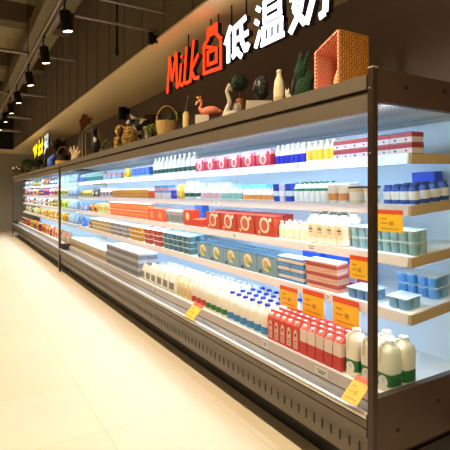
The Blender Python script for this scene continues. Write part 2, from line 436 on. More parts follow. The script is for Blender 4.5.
def gable(name, w, d, h, body, roof, cap, low=None, emblem=None, split=.3):
    b = MB().box(-d/2, -w/2, 0, d/2, w/2, h*.78).build(name, body)
    MB().prism([(-d/2, h*.78), (d/2, h*.78), (.004, h*.93), (.004, h), (-.004, h), (-.004, h*.93)], -w/2, w/2).build('gable_top', roof, b)
    MB().lathe([(w*.2, h*.84), (w*.2, h*.92), (w*.17, h*.925)], 12, (-d*.27, 0, 0)).build('cap', cap, b, smooth=True)
    if low:
        k = .0008
        MB().box(-d/2-k, -w/2-k, .001, d/2+k, w/2+k, h*split).build('lower_panel', low, b)
    if emblem:
        MB().prism([(-w*.3, .08*h), (w*.3, .08*h), (w*.3, .52*h), (w*.21, .63*h), (0, .68*h), (-w*.21, .63*h), (-w*.3, .52*h)], -d/2-.0016, -d/2-.0004, axis='x').build('front_panel', emblem, b)
        MB().lathe([(w*.17, -d/2-.0024), (w*.17, -d/2-.0017)], 14, (0, 0, h*.50), axis='x').build('emblem', P('a83a2c'), b)
        MB().cbox(-d/2-.002, 0, h*.30, .0008, w*.4, h*.03).cbox(-d/2-.002, 0, h*.22, .0008, w*.34, h*.025).cbox(-d/2-.002, 0, h*.15, .0008, w*.4, h*.02).build('print', P('9a5a48'), b)
    return b
def pack(name, w, d, h, body, bands=(), disc=None, top=None, bev=.004):
    b = MB().box(-d/2, -w/2, 0, d/2, w/2, h).build(name, body, bevel=bev)
    for i, (z0, z1, m) in enumerate(bands):
        k = .0008+.0002*i
        MB().box(-d/2-k, -w/2-k, z0*h, d/2+k, w/2+k, z1*h).build('band', m, b, bevel=bev*.9)
    if disc:
        for i, (yc, zc, rr, m) in enumerate(disc):
            MB().lathe([(rr*h, -d/2-.0035-.0006*i), (rr*h, -d/2-.0005)], 18, (0, yc*w, zc*h), axis='x').build('emblem', m, b)
    if top: MB().box(-d/2+.002, -w/2+.002, h-.0005, d/2-.002, w/2-.002, h+.0012).build('top_film', top, b)
    return b
def cup(name, r, h, body, lid, label=None, lz=(.15, .7)):
    b = MB().lathe([(r*.78, 0), (r*.97, .9*h), (r, .93*h)], 14).build(name, body, smooth=True)
    MB().lathe([(r*1.05, .931*h), (r*1.05, h)], 14).build('lid', lid, b, smooth=True)
    if label:
        f = lambda z: (r*.78+(r*.19)*z/.9)*1.02
        MB().lathe([(f(lz[0]), lz[0]*h), (f(lz[1]), lz[1]*h)], 14, cap=False).build('label', label, b, smooth=True)
    return b
def cup_pack(name, n, r, h, body, lid, label, depth=2):
    """a multipack of joined yogurt cups under one foil sheet"""
    mb = MB(); lb = MB(); w = 2*r*n; d = 2*r*depth
    for j in range(depth):
        for i in range(n):
            c = (-d/2+r+2*r*j, -w/2+r+2*r*i, 0)
            mb.lathe([(r*.93, 0), (r*1.02, .93*h)], 16, c, e=2.6); 
            if j == 0: lb.lathe([(r*.965, .12*h), (r*1.03, .78*h)], 16, c, e=2.6, cap=False)
    mb.box(-d/2, -w/2, .93*h, d/2, w/2, .96*h)
    b = mb.build(name, body, smooth=True)
    MB().box(-d/2-.002, -w/2-.002, .961*h, d/2+.002, w/2+.002, h).build('foil_lid', lid, b, bevel=.0015)
    lb.build('label', label, b, smooth=True)
    return b
def pouch(name, w, d, h, body, label=None):
    prof = []
    vs = []; fs = []; n = 12
    for (t, dw, dd) in ((0, .92, .75), (.04, 1, 1), (.35, .98, 1), (.75, .96, .6), (.93, 1, .12), (1, 1, .06)):
        prof.append((t*h, dw*w/2, dd*d/2))
    mb = MB()
    for z, a, bb in prof:
        for k in range(n):
            t = 2*PI*(k+.5)/n; c, s = math.cos(t), math.sin(t)
            vs.append((math.copysign(abs(c)**.6, c)*bb, math.copysign(abs(s)**.6, s)*a, z))
    for i in range(len(prof)-1):
        for k in range(n):
            p = i*n+k; q = i*n+(k+1) % n; fs.append((p, q, q+n, p+n))
    fs.append(tuple(range(n-1, -1, -1))); fs.append(tuple((len(prof)-1)*n+k for k in range(n)))
    b = mb.add(vs, fs).build(name, body, smooth=True)
    if label: MB().cbox(-d*.5, 0, h*.4, d*.1, w*.62, h*.36).build('label', label, b)
    return b

NROW = 0
def row(sh, px0, px1, proto, pitch, desc, cat, group, rows=1, dx=.09, layers=1, lh=0., X=None, jit=.0, rz=0., ends=True, skip=None, colx=None):
    """fill a stretch of shelf between two image columns with copies of proto; X is the front-row centre"""
    global NROW
    if X is None: X = (XS+.062) if sh < 4 else 1.94
    Xf = X-(.045 if sh < 4 else .035)           # the columns were read off the front faces
    ya, yb = max(1.535, YX(px1, Xf)), min(JOINT-.07, YX(px0, Xf))
    n = max(1, int((yb-ya)/pitch+.35)); p = max(pitch, (yb-ya)/n) if (yb-ya)/n >= pitch*.999 else pitch
    if n*p > (yb-ya)+.25*pitch: n = max(1, n-1); p = max(pitch, (yb-ya)/n)
    cnt = 0
    tot = n*rows*layers
    ang = -math.radians(SHELF[sh][1]) if sh < 4 else 0.
    for ri in range(rows):
        for li in range(layers):
            for k in range(n):
                if skip and skip(ri, li, k, n): continue
                o = proto if cnt == 0 else dup(proto); cnt += 1
                x = X+ri*dx+random.uniform(-jit, jit); y = ya+(k+.5)*p+(random.uniform(-jit, jit)*.3)
                z = zshelf(sh, x)+.0015+li*lh
                o.location = (x+li*lh*math.sin(-ang)*-1, y, z); o.rotation_euler = (0, ang, 0)
                lab = desc
                if n > 1:
                    if k < (n+1)//2: q = 'rightmost' if k == 0 else ORD[min(k, 19)]+' from right'
                    else:
                        kk = n-1-k; q = 'leftmost' if kk == 0 else ORD[min(kk, 19)]+' from left'
                    lab += ', '+q
                if layers > 1: lab += ', '+(('bottom layer', 'top layer') if layers == 2 else ('bottom layer', 'middle layer', 'top layer'))[li]
                if rows > 1: lab += ', '+('front row', 'second row', 'third row', 'fourth row')[ri]
                tag(o, lab, cat, group)
    return n

W = P('f6f6f2'); CR = mat('milk_plastic', 'f6efdc', .4)
pale = mat('frosted_bottle', 'f2f2ea', .35)
# ---- top shelf (0)
S = 0
row(S, 334, 413, pack('milk_box', .142, .10, .058, P('ddd0cc'), [(.55, 1.0, P('a8363a')), (.0, .06, P('a8363a'))], [(-.25, .32, .1, P('c03038')), (.25, .32, .1, P('2a2a3a'))]), .145,
    'red and white milk box on top shelf', 'box', 'red and white boxes on the top shelf', layers=2, lh=.0595, X=2.135)
row(S, 368, 414, pack('milk_box', .12, .10, .135, P('dfe6ee'), [(.8, 1, P('2a50c0'))]), .13, 'blue topped white box behind red boxes on top shelf', 'box', 'blue topped boxes behind the red boxes', X=2.25)
row(S, 303, 333, bottle('yogurt_drink_bottle', .026, .145, P('f3ecd0'), W, P('ecc832'), (.10, .56), e=3), .056,
    'yellow labelled drink bottle on top shelf', 'bottle', 'yellow bottles on the top shelf', rows=2, dx=.075)
row(S, 272, 302.5, bottle('yogurt_drink_bottle', .025, .15, pale, W, P('1c22b0'), (.04, .46), e=2.4), .0525,
    'white drink bottle with blue lower label on top shelf', 'bottle', 'blue labelled bottles on the top shelf', rows=2, dx=.075)
row(S, 195, 271.5, pack('yogurt_carton', .196, .09, .125, P('c02a38'), [(.72, 1., P('e9b0b4'))], [(.0, .45, .34, P('f0d0cc')), (.0, .42, .22, P('c85a50')), (-.34, .8, .12, P('c02a38'))], top=P('f2e2e0')), .2,
    'red yogurt carton with round picture on top shelf', 'carton', 'red cartons on the top shelf', rows=2, dx=.105)
row(S, 151.5, 194.5, bottle('milk_bottle', .040, .216, P('e4e8e0'), W, P('27523f'), (.12, .33), e=2.6), .118,
    'tall white bottle with green label on top shelf', 'bottle', 'green labelled bottles on the top shelf', X=2.14)
row(S, 132, 149.5, pack('milk_box', .16, .09, .12, P('2c62b8'), [(.7, 1, P('1f48a8')), (.1, .2, P('b8d0e8'))]), .17, 'blue milk box on top shelf', 'box', 'blue boxes on the top shelf')
row(S, 122, 128, pouch('snack_pouch', .17, .08, .15, P('e0c020'), P('c8a010')), .19, 'yellow pouch on top shelf left of blue boxes', 'pouch', None)
row(S, 103, 121.5, pack('milk_box', .2, .09, .095, P('8aa0b4'), [(.65, 1, P('b07a80'))]), .21, 'grey blue box with pink top on top shelf', 'box', 'grey boxes on the top shelf')
row(S, 84, 102.5, bottle('milk_bottle', .036, .15, P('7fa8a0'), P('dff0ee'), P('2f6f68'), (.1, .55)), .085, 'small teal bottle on top shelf near glass divider', 'bottle', 'teal bottles on the top shelf')
row(S, 78, 83.5, pack('milk_box', .12, .09, .13, P('4a66cc'), [(.7, 1, P('c8d4f0'))]), .13, 'blue box at far end of top shelf', 'box', 'blue boxes by the glass divider, top shelf')
# ---- second shelf (1)
S = 1
row(S, 380, 419, bottle('yogurt_drink_bottle', .0245, .105, P('2a4a92'), P('2a4488'), P('ece6e2'), (.22, .66), e=4, neck=.75, caph=.08, lab2=None, sh=.72), .0505,
    'dark blue drink bottle on second shelf', 'bottle', 'dark blue bottles on the second shelf', rows=4, dx=.085, X=2.125)
row(S, 418, 436, pack('milk_box', .16, .08, .155, P('1f4fd0')), .17, 'bright blue box standing behind dark blue bottles', 'box', None, X=2.535)
row(S, 345, 375, cup('dessert_cup', .05, .10, P('e9cf9c'), P('17120e'), P('f0e2c4'), (.2, .7)), .108, 'beige cup with black lid on second shelf', 'cup', 'black lidded cups on the second shelf')
row(S, 324, 344.5, cup('pudding_cup', .037, .12, P('efe2c8'), P('f8f6f0'), P('d88a48'), (.12, .5)), .079, 'cream cup with orange label on second shelf', 'cup', 'orange labelled cups on the second shelf', rows=2, dx=.09)
row(S, 291, 323.5, bottle('yogurt_drink_bottle', .026, .135, P('efeadb'), P('2c6e44'), P('3a7d52'), (.56, .70), lab2=None), .056, 'cream bottle with green cap on second shelf', 'bottle', 'green capped bottles on the second shelf', rows=2, dx=.08)
row(S, 284, 290.5, pack('milk_tin', .06, .06, .13, P('1e3fa0'), [(.3, .6, P('e0e4f0'))]), .08, 'blue milk tin right of silver tin on second shelf', 'tin', None)
row(S, 278.5, 284, pack('milk_tin', .06, .06, .13, P('c8c8cc'), [(.3, .6, P('efefef'))]), .08, 'silver milk tin between two blue tins on second shelf', 'tin', None)
row(S, 272, 278, pack('milk_tin', .06, .06, .13, P('1e3fa0'), [(.3, .6, P('e0e4f0'))]), .08, 'blue milk tin left of silver tin on second shelf', 'tin', None)
row(S, 240, 271.5, bottle('yogurt_drink_bottle', .024, .10, P('efe3c4'), P('f6f0e4'), P('e08a3c'), (.1, .45)), .055, 'small cream bottle with orange label on second shelf', 'bottle', 'orange labelled small bottles, second shelf')
row(S, 238, 268, pack('milk_box', .19, .09, .125, P('7fd8d8'), [(.0, .5, P('d0f0f0'))]), .2, 'turquoise box behind orange labelled bottles on second shelf', 'box', 'turquoise boxes on the second shelf', X=2.22)
row(S, 218, 239.5, bottle('yogurt_drink_bottle', .024, .11, P('dfe8df'), P('f0f4f4'), P('8fb4a0'), (.1, .55)), .056, 'small bottle with pale green label on second shelf', 'bottle', 'pale green small bottles, second shelf')
row(S, 198, 217.5, bottle('yogurt_drink_bottle', .024, .115, P('eadfe0'), P('f4f0f0'), P('dca8a0'), (.1, .55)), .058, 'small bottle with pink label on second shelf', 'bottle', 'pink labelled small bottles, second shelf')
row(S, 197, 233, pack('milk_box', .2, .09, .15, P('dff2ec')), .21, 'pale mint box behind small bottles on second shelf', 'box', 'mint boxes behind the small bottles', X=2.24)
row(S, 183, 197.5, bottle('milk_bottle', .042, .185, pale, W, P('27523f'), (.14, .34), e=2.6), .098, 'tall white bottle with green label on second shelf', 'bottle', 'tall green labelled bottles, second shelf')
row(S, 175.5, 182.5, pouch('snack_pouch', .15, .08, .16, P('e8b42a'), P('f4e070')), .17, 'yellow orange pouch on second shelf beside tall bottles', 'pouch', None)
row(S, 170.5, 174.5, pack('milk_box', .09, .08, .09, P('2a2ca0'), [(.4, .7, P('5058c0'))]), .1, 'small dark blue box left of yellow pouch', 'box', None)
row(S, 154.5, 170, pack('yogurt_carton', .19, .09, .15, P('efe2d8'), [(.45, 1, P('5a90c8')), (.6, .85, P('d89aa0'))]), .2, 'white carton with blue top on second shelf', 'carton', 'blue topped cartons on the second shelf')
row(S, 149, 154, pack('yogurt_carton', .17, .09, .11, P('d8502a'), [(.8, 1, P('f0e8e0'))]), .18, 'orange red carton at right end of yellow cartons', 'carton', None)
row(S, 114, 148.5, pack('yogurt_carton', .24, .1, .11, P('d89a3a'), [(.0, .15, P('c07828')), (.45, .55, P('b8742a'))], top=P('f6f4ee')), .25, 'yellow orange carton with white top on second shelf', 'carton', 'yellow orange cartons on the second shelf', rows=2, dx=.12)
row(S, 99, 113, pouch('snack_pouch', .17, .08, .14, P('d8c8c4'), P('8a6a70')), .2, 'pale striped pouch on second shelf', 'pouch', 'pale pouches on the second shelf')
row(S, 91, 98.5, pouch('snack_pouch', .17, .08, .15, P('5a4a40'), P('e8e0d0')), .2, 'dark brown pouch with white label on second shelf', 'pouch', 'dark brown pouches on the second shelf')
row(S, 77, 90.5, pouch('snack_pouch', .19, .08, .11, P('d8b040'), P('a0a848')), .21, 'mustard pouch at far end of second shelf', 'pouch', 'mustard pouches on the second shelf')
# ---- third shelf (2)
S = 2
row(S, 352, 418, cup_pack('yogurt_multipack', 4, .0285, .064, P('a9c8cc'), P('e8f2f2'), P('8cb4be')), .232, 'teal four cup yogurt multipack on third shelf', 'yogurt pack', 'teal yogurt multipacks on the third shelf', layers=2, lh=.0655, X=2.155)
row(S, 309, 345, bottle('milk_bottle', .043, .205, CR, P('3a3428'), P('efdcb4'), (.2, .62), e=3, neck=.48, caph=.055, sh=.74, prt=P('6a5a44')), .0885, 'large cream milk bottle with dark cap on third shelf', 'bottle', 'large dark capped bottles, third shelf', rows=2, dx=.1)
row(S, 277, 308, bottle('yogurt_drink_bottle', .027, .125, P('ecd9ae'), P('f6f0e0'), P('f2e4c4'), (.15, .5)), .06, 'small beige bottle with white cap on third shelf', 'bottle', 'small beige bottles on the third shelf', rows=2, dx=.075)
row(S, 206.5, 276, pack('yogurt_carton', .255, .09, .158, P('ba4026'), [(.88, 1., P('a83420'))], [(0, .55, .40, P('ecd2b4')), (0, .53, .28, P('c25a3a')), (-.3, .82, .1, P('f0d8b8')), (.28, .18, .1, P('e0a060'))]), .262, 'red orange yogurt carton with cream ring on third shelf', 'carton', 'red orange cartons on the third shelf', rows=2, dx=.1)
row(S, 184.5, 193.5, pack('yogurt_carton', .2, .09, .16, P('c43a1c'), [], [(0, .6, .25, P('f0c090'))]), .24, 'red carton left of the gap on third shelf', 'carton', 'red cartons left of the gap on the third shelf')
row(S, 195.5, 206, pack('yogurt_carton', .2, .16, .07, P('c43a1c'), top=P('e87850')), .24, 'flat red carton lying in the gap on third shelf', 'carton', None, X=2.15)
row(S, 193, 205, pack('milk_box', .2, .08, .2, P('3f78c8')), .24, 'blue box behind flat red carton on third shelf', 'box', None, X=2.36)
row(S, 165.5, 184, cup('pudding_cup', .045, .14, P('a8a8a4'), P('d8dcd8'), P('8a8a8c'), (.15, .65)), .1, 'grey cup with pale lid on third shelf', 'cup', 'grey cups on the third shelf')
row(S, 150.8, 165, pack('yogurt_carton', .24, .1, .15, P('dd5a34'), [], [(0, .5, .3, P('f09868'))]), .25, 'orange carton at right end of orange cups', 'carton', 'orange cartons right of the cups')
row(S, 110, 149.5, cup('yogurt_cup', .06, .098, P('e06a3c'), P('f0c0a0'), P('f08a50'), (.2, .75)), .128, 'orange yogurt cup on third shelf', 'cup', 'orange cups on the third shelf', layers=2, lh=.0995)
row(S, 98, 109.5, pack('yogurt_carton', .25, .1, .16, P('d8d4a0'), [(.3, .7, P('c8b860'))]), .27, 'pale yellow carton left of orange cups', 'carton', 'pale yellow cartons on the third shelf')
row(S, 105, 120, pouch('snack_pouch', .28, .08, .19, P('14120f')), .3, 'black shape filling dark patch behind orange cups on third shelf', 'pouch', 'black shapes behind the orange cups', X=2.3)  # plain black shapes filling the dark patch behind the cups
row(S, 88, 97.5, pouch('snack_pouch', .22, .08, .14, P('c07a30'), P('5a4030')), .24, 'orange brown pouch near far end of third shelf', 'pouch', 'orange brown pouches on the third shelf')
row(S, 77, 87.5, pouch('snack_pouch', .25, .08, .16, P('6a86cc'), P('d0d8f0')), .27, 'blue pouch at far end of third shelf', 'pouch', 'blue pouches on the third shelf')
# ---- fourth shelf (3)
S = 3
BL = P('2f6fb0'); FO = P('dfe8ee')
row(S, 383, 417, cup_pack('yogurt_multipack', 2, .033, .062, P('8ab6d4'), FO, P('6ea4cc')), .142, 'blue two cup yogurt pack near glass end, fourth shelf', 'yogurt pack', 'blue yogurt packs at the glass end', X=2.15)
row(S, 400, 440, cup_pack('yogurt_multipack', 2, .033, .062, P('74acd6'), FO, P('5a94c8')), .142, 'blue yogurt pack behind front packs, fourth shelf', 'yogurt pack', 'blue yogurt packs in the back, fourth shelf', X=2.42, layers=2, lh=.0635)
row(S, 343, 382, cup_pack('yogurt_multipack', 3, .033, .062, P('78a8cc'), FO, P('5e90c0')), .205, 'blue three cup yogurt pack on fourth shelf beside post', 'yogurt pack', 'blue yogurt packs beside the post', X=2.14)
row(S, 345, 362, pouch('snack_pouch', .15, .1, .13, P('b82a48'), P('f0d0d8')), .17, 'red pouch behind blue yogurt packs on fourth shelf', 'pouch', None, X=2.30)
row(S, 306, 341, pack('yogurt_carton', .30, .10, .06, P('d9a58c'), [(.35, .8, P('a8483a'))], top=P('f4f0ea')), .305, 'pink brown carton on fourth shelf', 'carton', 'pink brown cartons on the fourth shelf', layers=3, lh=.063, X=2.125)
row(S, 279, 305, pack('yogurt_carton', .14, .10, .055, P('4f8cc0'), [(.3, .7, P('e0c4a8'))], top=P('d8e8f4')), .146, 'blue carton with cream band on fourth shelf', 'carton', 'blue cartons on the fourth shelf', layers=3, lh=.058, X=2.125)
row(S, 302, 350, pack('milk_box', .2, .09, .21, P('1f50cc')), .21, 'tall bright blue box behind pink cartons, fourth shelf', 'box', 'bright blue boxes behind the cartons', X=2.34)
row(S, 198, 278, pack('yogurt_carton', .252, .09, .155, P('7c9ca8'), [(.92, 1, P('50748a'))], [(0, .55, .36, P('e8dcb0')), (.04, .52, .22, P('c8a860')), (-.12, .4, .14, P('7a9a48')), (.35, .14, .1, P('24404a'))]), .262, 'teal yogurt carton with food picture on fourth shelf', 'carton', 'teal picture cartons on the fourth shelf', rows=2, dx=.1)
row(S, 167.5, 197.5, cup_pack('yogurt_multipack', 2, .055, .062, P('6f9094'), P('b8d8e4'), P('4f7a84')), .235, 'grey teal yogurt pack on fourth shelf', 'yogurt pack', 'grey teal yogurt packs, fourth shelf', layers=3, lh=.0635, X=2.175)
row(S, 147.5, 167, cup_pack('yogurt_multipack', 2, .055, .062, P('c0583c'), P('f0f0ee'), P('b04428')), .235, 'red yogurt pack on fourth shelf', 'yogurt pack', 'red yogurt packs on the fourth shelf', layers=3, lh=.0635, X=2.175)
row(S, 133.5, 146, cup_pack('yogurt_multipack', 2, .055, .062, P('d0a23c'), P('f0f4f6'), P('c08a28')), .235, 'yellow yogurt pack on fourth shelf', 'yogurt pack', 'yellow yogurt packs on the fourth shelf', layers=3, lh=.0635, X=2.175)
row(S, 113.5, 133, cup_pack('yogurt_multipack', 2, .06, .062, P('a8a49c'), P('dfeaf0'), P('8a8480')), .255, 'grey yogurt pack on fourth shelf', 'yogurt pack', 'grey yogurt packs on the fourth shelf', layers=3, lh=.0635, X=2.18)
row(S, 96, 113, cup_pack('yogurt_multipack', 2, .06, .062, P('cdb98a'), P('e8e6da'), P('b89c62')), .255, 'beige yogurt pack on fourth shelf', 'yogurt pack', 'beige yogurt packs on the fourth shelf', layers=3, lh=.0635, X=2.18)
row(S, 106, 120, pouch('snack_pouch', .28, .08, .24, P('14120f')), .3, 'black shape filling dark patch behind beige yogurt packs on fourth shelf', 'pouch', 'black shapes behind the beige yogurt packs', X=2.38)  # plain black shapes filling the dark patch behind the yogurt packs
row(S, 86.5, 92.6, pouch('snack_pouch', .24, .08, .13, P('6a4a38'), P('d8b8a0')), .26, 'brown striped pouch near far end of fourth shelf', 'pouch', 'brown pouches on the fourth shelf')
row(S, 77, 85.5, pouch('snack_pouch', .26, .08, .18, P('3a6ac0'), P('88b8d8')), .28, 'blue pouch at far end of fourth shelf', 'pouch', 'blue pouches on the fourth shelf')
# ---- bottom deck (4)
S = 4
gl = P('2f7d46')
row(S, 345, 412, jug('milk_jug', .1, .262, CR, W, gl), .106, 'cream plastic milk jug with green label', 'jug', 'green labelled milk jugs on the bottom deck', rows=2, dx=.114, X=1.955,
    skip=lambda ri, li, k, n: (ri == 1 and k > 1) or (ri == 2 and k > 0))
row(S, 299, 341.5, gable('milk_carton', .064, .064, .205, P('efd9cc'), P('d85a50'), W, P('d2473f'), split=.4), .068, 'pale milk carton with red base', 'carton', 'pale red based cartons on the bottom deck', rows=3, dx=.073, X=1.93)
row(S, 268, 298.5, gable('milk_carton', .064, .064, .205, P('d8452f'), P('d8452f'), W, None, P('ecc4ac')), .068, 'red gable top milk carton', 'carton', 'red gable top cartons on the bottom deck', rows=3, dx=.073, X=1.93)
row(S, 226, 267.5, bottle('milk_bottle', .043, .225, CR, P('2038b0'), P('3f8cc4'), (.05, .28), e=2.6, neck=.42, caph=.075), .09, 'cream milk bottle with blue cap and blue label', 'bottle', 'blue capped milk bottles on the bottom deck', rows=4, dx=.1, X=1.945)
row(S, 205, 225.5, bottle('milk_bottle', .043, .225, CR, W, P('3a7a3c'), (.08, .28), e=2.6, caph=.06), .09, 'cream milk bottle with green label and white cap', 'bottle', 'green labelled milk bottles on the bottom deck', rows=4, dx=.1, X=1.945)
row(S, 191, 204.5, bottle('milk_bottle', .043, .225, P('f2e6d2'), W, P('c8382c'), (.08, .3), e=2.6, caph=.06), .09, 'cream milk bottle with red label', 'bottle', 'red labelled milk bottles on the bottom deck', rows=4, dx=.1, X=1.945)
row(S, 176, 190.5, bottle('milk_bottle', .043, .215, P('efdcae'), W, P('e4c890'), (.1, .45), e=2.6, caph=.06), .09, 'yellowish milk bottle with beige label', 'bottle', 'beige labelled milk bottles on the bottom deck', rows=4, dx=.1, X=1.945)
row(S, 141, 175.5, pouch('milk_pouch', .15, .09, .185, P('efe8d4'), P('8f8678')), .16, 'pale milk pouch with grey label', 'pouch', 'pale milk pouches on the bottom deck', rows=4, dx=.105, X=1.945, jit=.003)
row(S, 108, 140.5, pack('milk_box', .125, .12, .094, P('a8a8ac'), [(.25, .75, P('70707c'))], top=P('eef2f4')), .135, 'grey milk box in stack', 'box', 'grey milk boxes on the bottom deck', layers=3, lh=.0965, rows=2, dx=.13, X=1.955)
row(S, 66, 107.5, pack('milk_box', .17, .15, .165, P('c8b898'), [(.2, .5, P('a8926c'))], top=P('f2f2ee')), .18, 'beige milk box with white top', 'box', 'beige milk boxes on the bottom deck', rows=3, dx=.16, X=1.97)

# ---- far case: short runs of colourful bottles and bags on five levels, listed from the joint towards the far end
FAR = [
 (0, [('dff0f0', 'f4f4f4', 'pale white', 'b'), ('9fd0cc', 'f4f4f4', 'pale teal', 'b'), ('27306a', 'e8e8f0', 'dark blue', 'b'), ('d8842a', '5a2a14', 'orange', 'b'), ('8a4a2a', 'd8a060', 'brown', 'p'),
      ('2f6a3a', 'e0c850', 'dark green', 'b'), ('e8e4d0', '9a4040', 'cream', 'p'), ('d8d8dc', '404048', 'silver', 'b')]),
 (1, [('e8c028', 'b88a10', 'yellow', 'p'), ('e8d040', '8a9a20', 'lemon', 'p'), ('ece6e0', 'c83a28', 'white', 'b'), ('c8342a', '2a3a9a', 'red', 'b'), ('3a2a5a', 'd8a040', 'purple', 'b'),
      ('e09038', '7a3018', 'orange', 'b'), ('d85a90', 'f0e0e8', 'pink', 'p'), ('7a2a3a', 'e0c0a0', 'maroon', 'b')]),
 (2, [('a8c030', '4a7a28', 'lime green', 'p'), ('c8d058', '5a8a30', 'yellow green', 'p'), ('8a5a28', 'e0b060', 'brown', 'b'), ('1a1616', 'c0b090', 'black', 'b'), ('eeeae4', '9a9aa0', 'white', 'b'),
      ('241c1c', 'd0c8b0', 'dark', 'b'), ('ecd8b0', 'a86a3a', 'cream', 'p'), ('7a5a9a', 'e0d8f0', 'violet', 'p')]),
 (3, [('e0a020', '9a5a10', 'golden', 'p'), ('d8b030', 'f0e0a0', 'gold', 'p'), ('a8642a', 'e8c070', 'caramel', 'b'), ('e0b838', '6a3a18', 'amber', 'p'), ('c87a28', '3a1c10', 'copper', 'b'), ('e8c860', 'f4ecc0', 'pale yellow', 'p'), ('3f9a58', 'd0f0d8', 'green', 'p'), ('8a8a88', '2a2a2a', 'grey', 'b')]),
 (4, [('e0522a', 'f0c040', 'orange red', 'p'), ('f0d8b0', 'c84a28', 'cream', 'p'), ('e88a28', '7a3010', 'orange', 'p'), ('3a1a30', 'c84a40', 'dark purple', 'b'), ('f0a040', '8a4a18', 'apricot', 'p'), ('3f8a30', 'd0c040', 'green', 'b'), ('c8302a', '3a1414', 'red', 'b'), ('2a1c18', 'e8b850', 'black', 'b')]),
]
LEV = ['top shelf', 'second shelf', 'third shelf', 'fourth shelf', 'bottom deck']
rf = random.Random(5)
for sh, runs in FAR:
    runs = [('a9b8e4', 'dfe4f4', 'pale blue', 'p') if sh < 4 else ('e8a888', 'f4e4d8', 'salmon', 'p')]+runs
    X = (XS+.07) if sh < 4 else 1.97
    Y = JOINT+.2; pitch = .172; N = int((ENDY-.2-Y)/pitch)
    protos = {}; count = {}
    for k in range(N):
        f = k/N*(len(runs)-1)
        j = 0 if k < 5 else 1+min(len(runs)-2, int(f))
        if k >= 5 and rf.random() < .42: j = rf.choice([max(1, j-1), min(len(runs)-1, j+1), rf.randrange(1, len(runs))])
        ca, cb, cn, kd = runs[j]; kn = 'bottle' if kd == 'b' else 'bag'
        if j not in protos:
            o = protos[j] = (bottle('drink_bottle', .06, .19, P(ca), P(cb), P(cb), (.25, .5)) if kd == 'b' else pouch('snack_bag', .14, .10, .19 if sh < 4 else .24, P(ca), P(cb)))
        else: o = dup(protos[j])
        o.location = (X+rf.uniform(-.01, .015), Y+(k+.5)*pitch, zshelf(sh, X)+.004)
        o.rotation_euler = (0, -math.radians(SHELF[sh][1]) if sh < 4 else 0, 0)
        q = count[cn] = count.get(cn, 0)+1
        tag(o, '%s %s in far case on %s, %s such from near end' % (cn, kn, LEV[sh], ORD[q-1]), kn, 'far case %s %ss, %s' % (cn, kn, LEV[sh]))
# ------------------------------------------------------------------ price signs
m_yel = P('f8bc26'); m_redb = P('e0501c'); m_prt = P('c98a14')
def price_sign(px0, px1, yt, yb, X, label, Xb=None, shear=0.):
    """a hanging price card: top edge on plane X, bottom edge on plane Xb"""
    Xb = X if Xb is None else Xb
    pc = (px0+px1)/2
    yA, yB = YX(px1, X), YX(px0, X); zt = H-(yt-193)*DX(pc, X)/450; zb = H-(yb-193)*(Xb*SN+(yA+yB)/2*CS)/450
    e = empty('price_sign', (X, (yA+yB)/2, zb))
    w = (yB-yA)/2; h = zt-zb; lean = Xb-X
    def quad(z0, z1, y0, y1, off, th):
        x0 = lean*(1-z0/h); x1 = lean*(1-z1/h); s0 = shear*(1-z0/h); s1 = shear*(1-z1/h)
        vs = [(x0+off, y0+s0, z0), (x0+off, y1+s0, z0), (x1+off, y1+s1, z1), (x1+off, y0+s1, z1)]
        vs += [(v[0]+th, v[1], v[2]) for v in vs]
        return vs, [(0, 1, 2, 3), (7, 6, 5, 4), (0, 4, 5, 1), (1, 5, 6, 2), (2, 6, 7, 3), (3, 7, 4, 0)]
    MB().add(*quad(0, h*.80, -w, w, -.002, .002)).build('price_card', m_yel, e)
    MB().add(*quad(h*.80, h, -w, w, -.002, .002)).build('header_band', m_redb, e)
    pr = MB()
    pr.add(*quad(h*.56, h*.63, w*.25, w*.72, -.0026, .0006)).add(*quad(h*.30, h*.48, -w*.28, w*.05, -.0026, .0006)).add(*quad(h*.36, h*.42, w*.2, w*.75, -.0026, .0006)).add(*quad(h*.12, h*.17, -w*.7, w*.72, -.0026, .0006))
    o = pr.build('print', m_prt, e)
    return tag(e, label, 'price sign', 'yellow price signs with red tops')
XR = XS-.026
price_sign(378, 403, 210, 232, XR, 'yellow price sign hanging under dark blue bottles, right of corner post')
price_sign(350, 368, 256, 279, XR, 'yellow price sign on third shelf rail just left of corner post')
price_sign(280, 297.5, 287, 307, XR, 'yellow price sign under the blue cartons, leftmost on fourth shelf')
price_sign(303, 324, 291, 316, XR, 'yellow price sign under the pink brown cartons, middle of three on fourth shelf')
price_sign(333, 359, 299, 327, XR, 'yellow price sign on fourth shelf above the milk jugs, nearest of three')
price_sign(357, 373, 378, 402, 1.785, 'yellow price sign leaning on the air grille beside the corner post', 1.67)
price_sign(195.5, 204.5, 304, 318, 1.785, 'yellow price sign leaning on the air grille below red labelled bottles', 1.675)
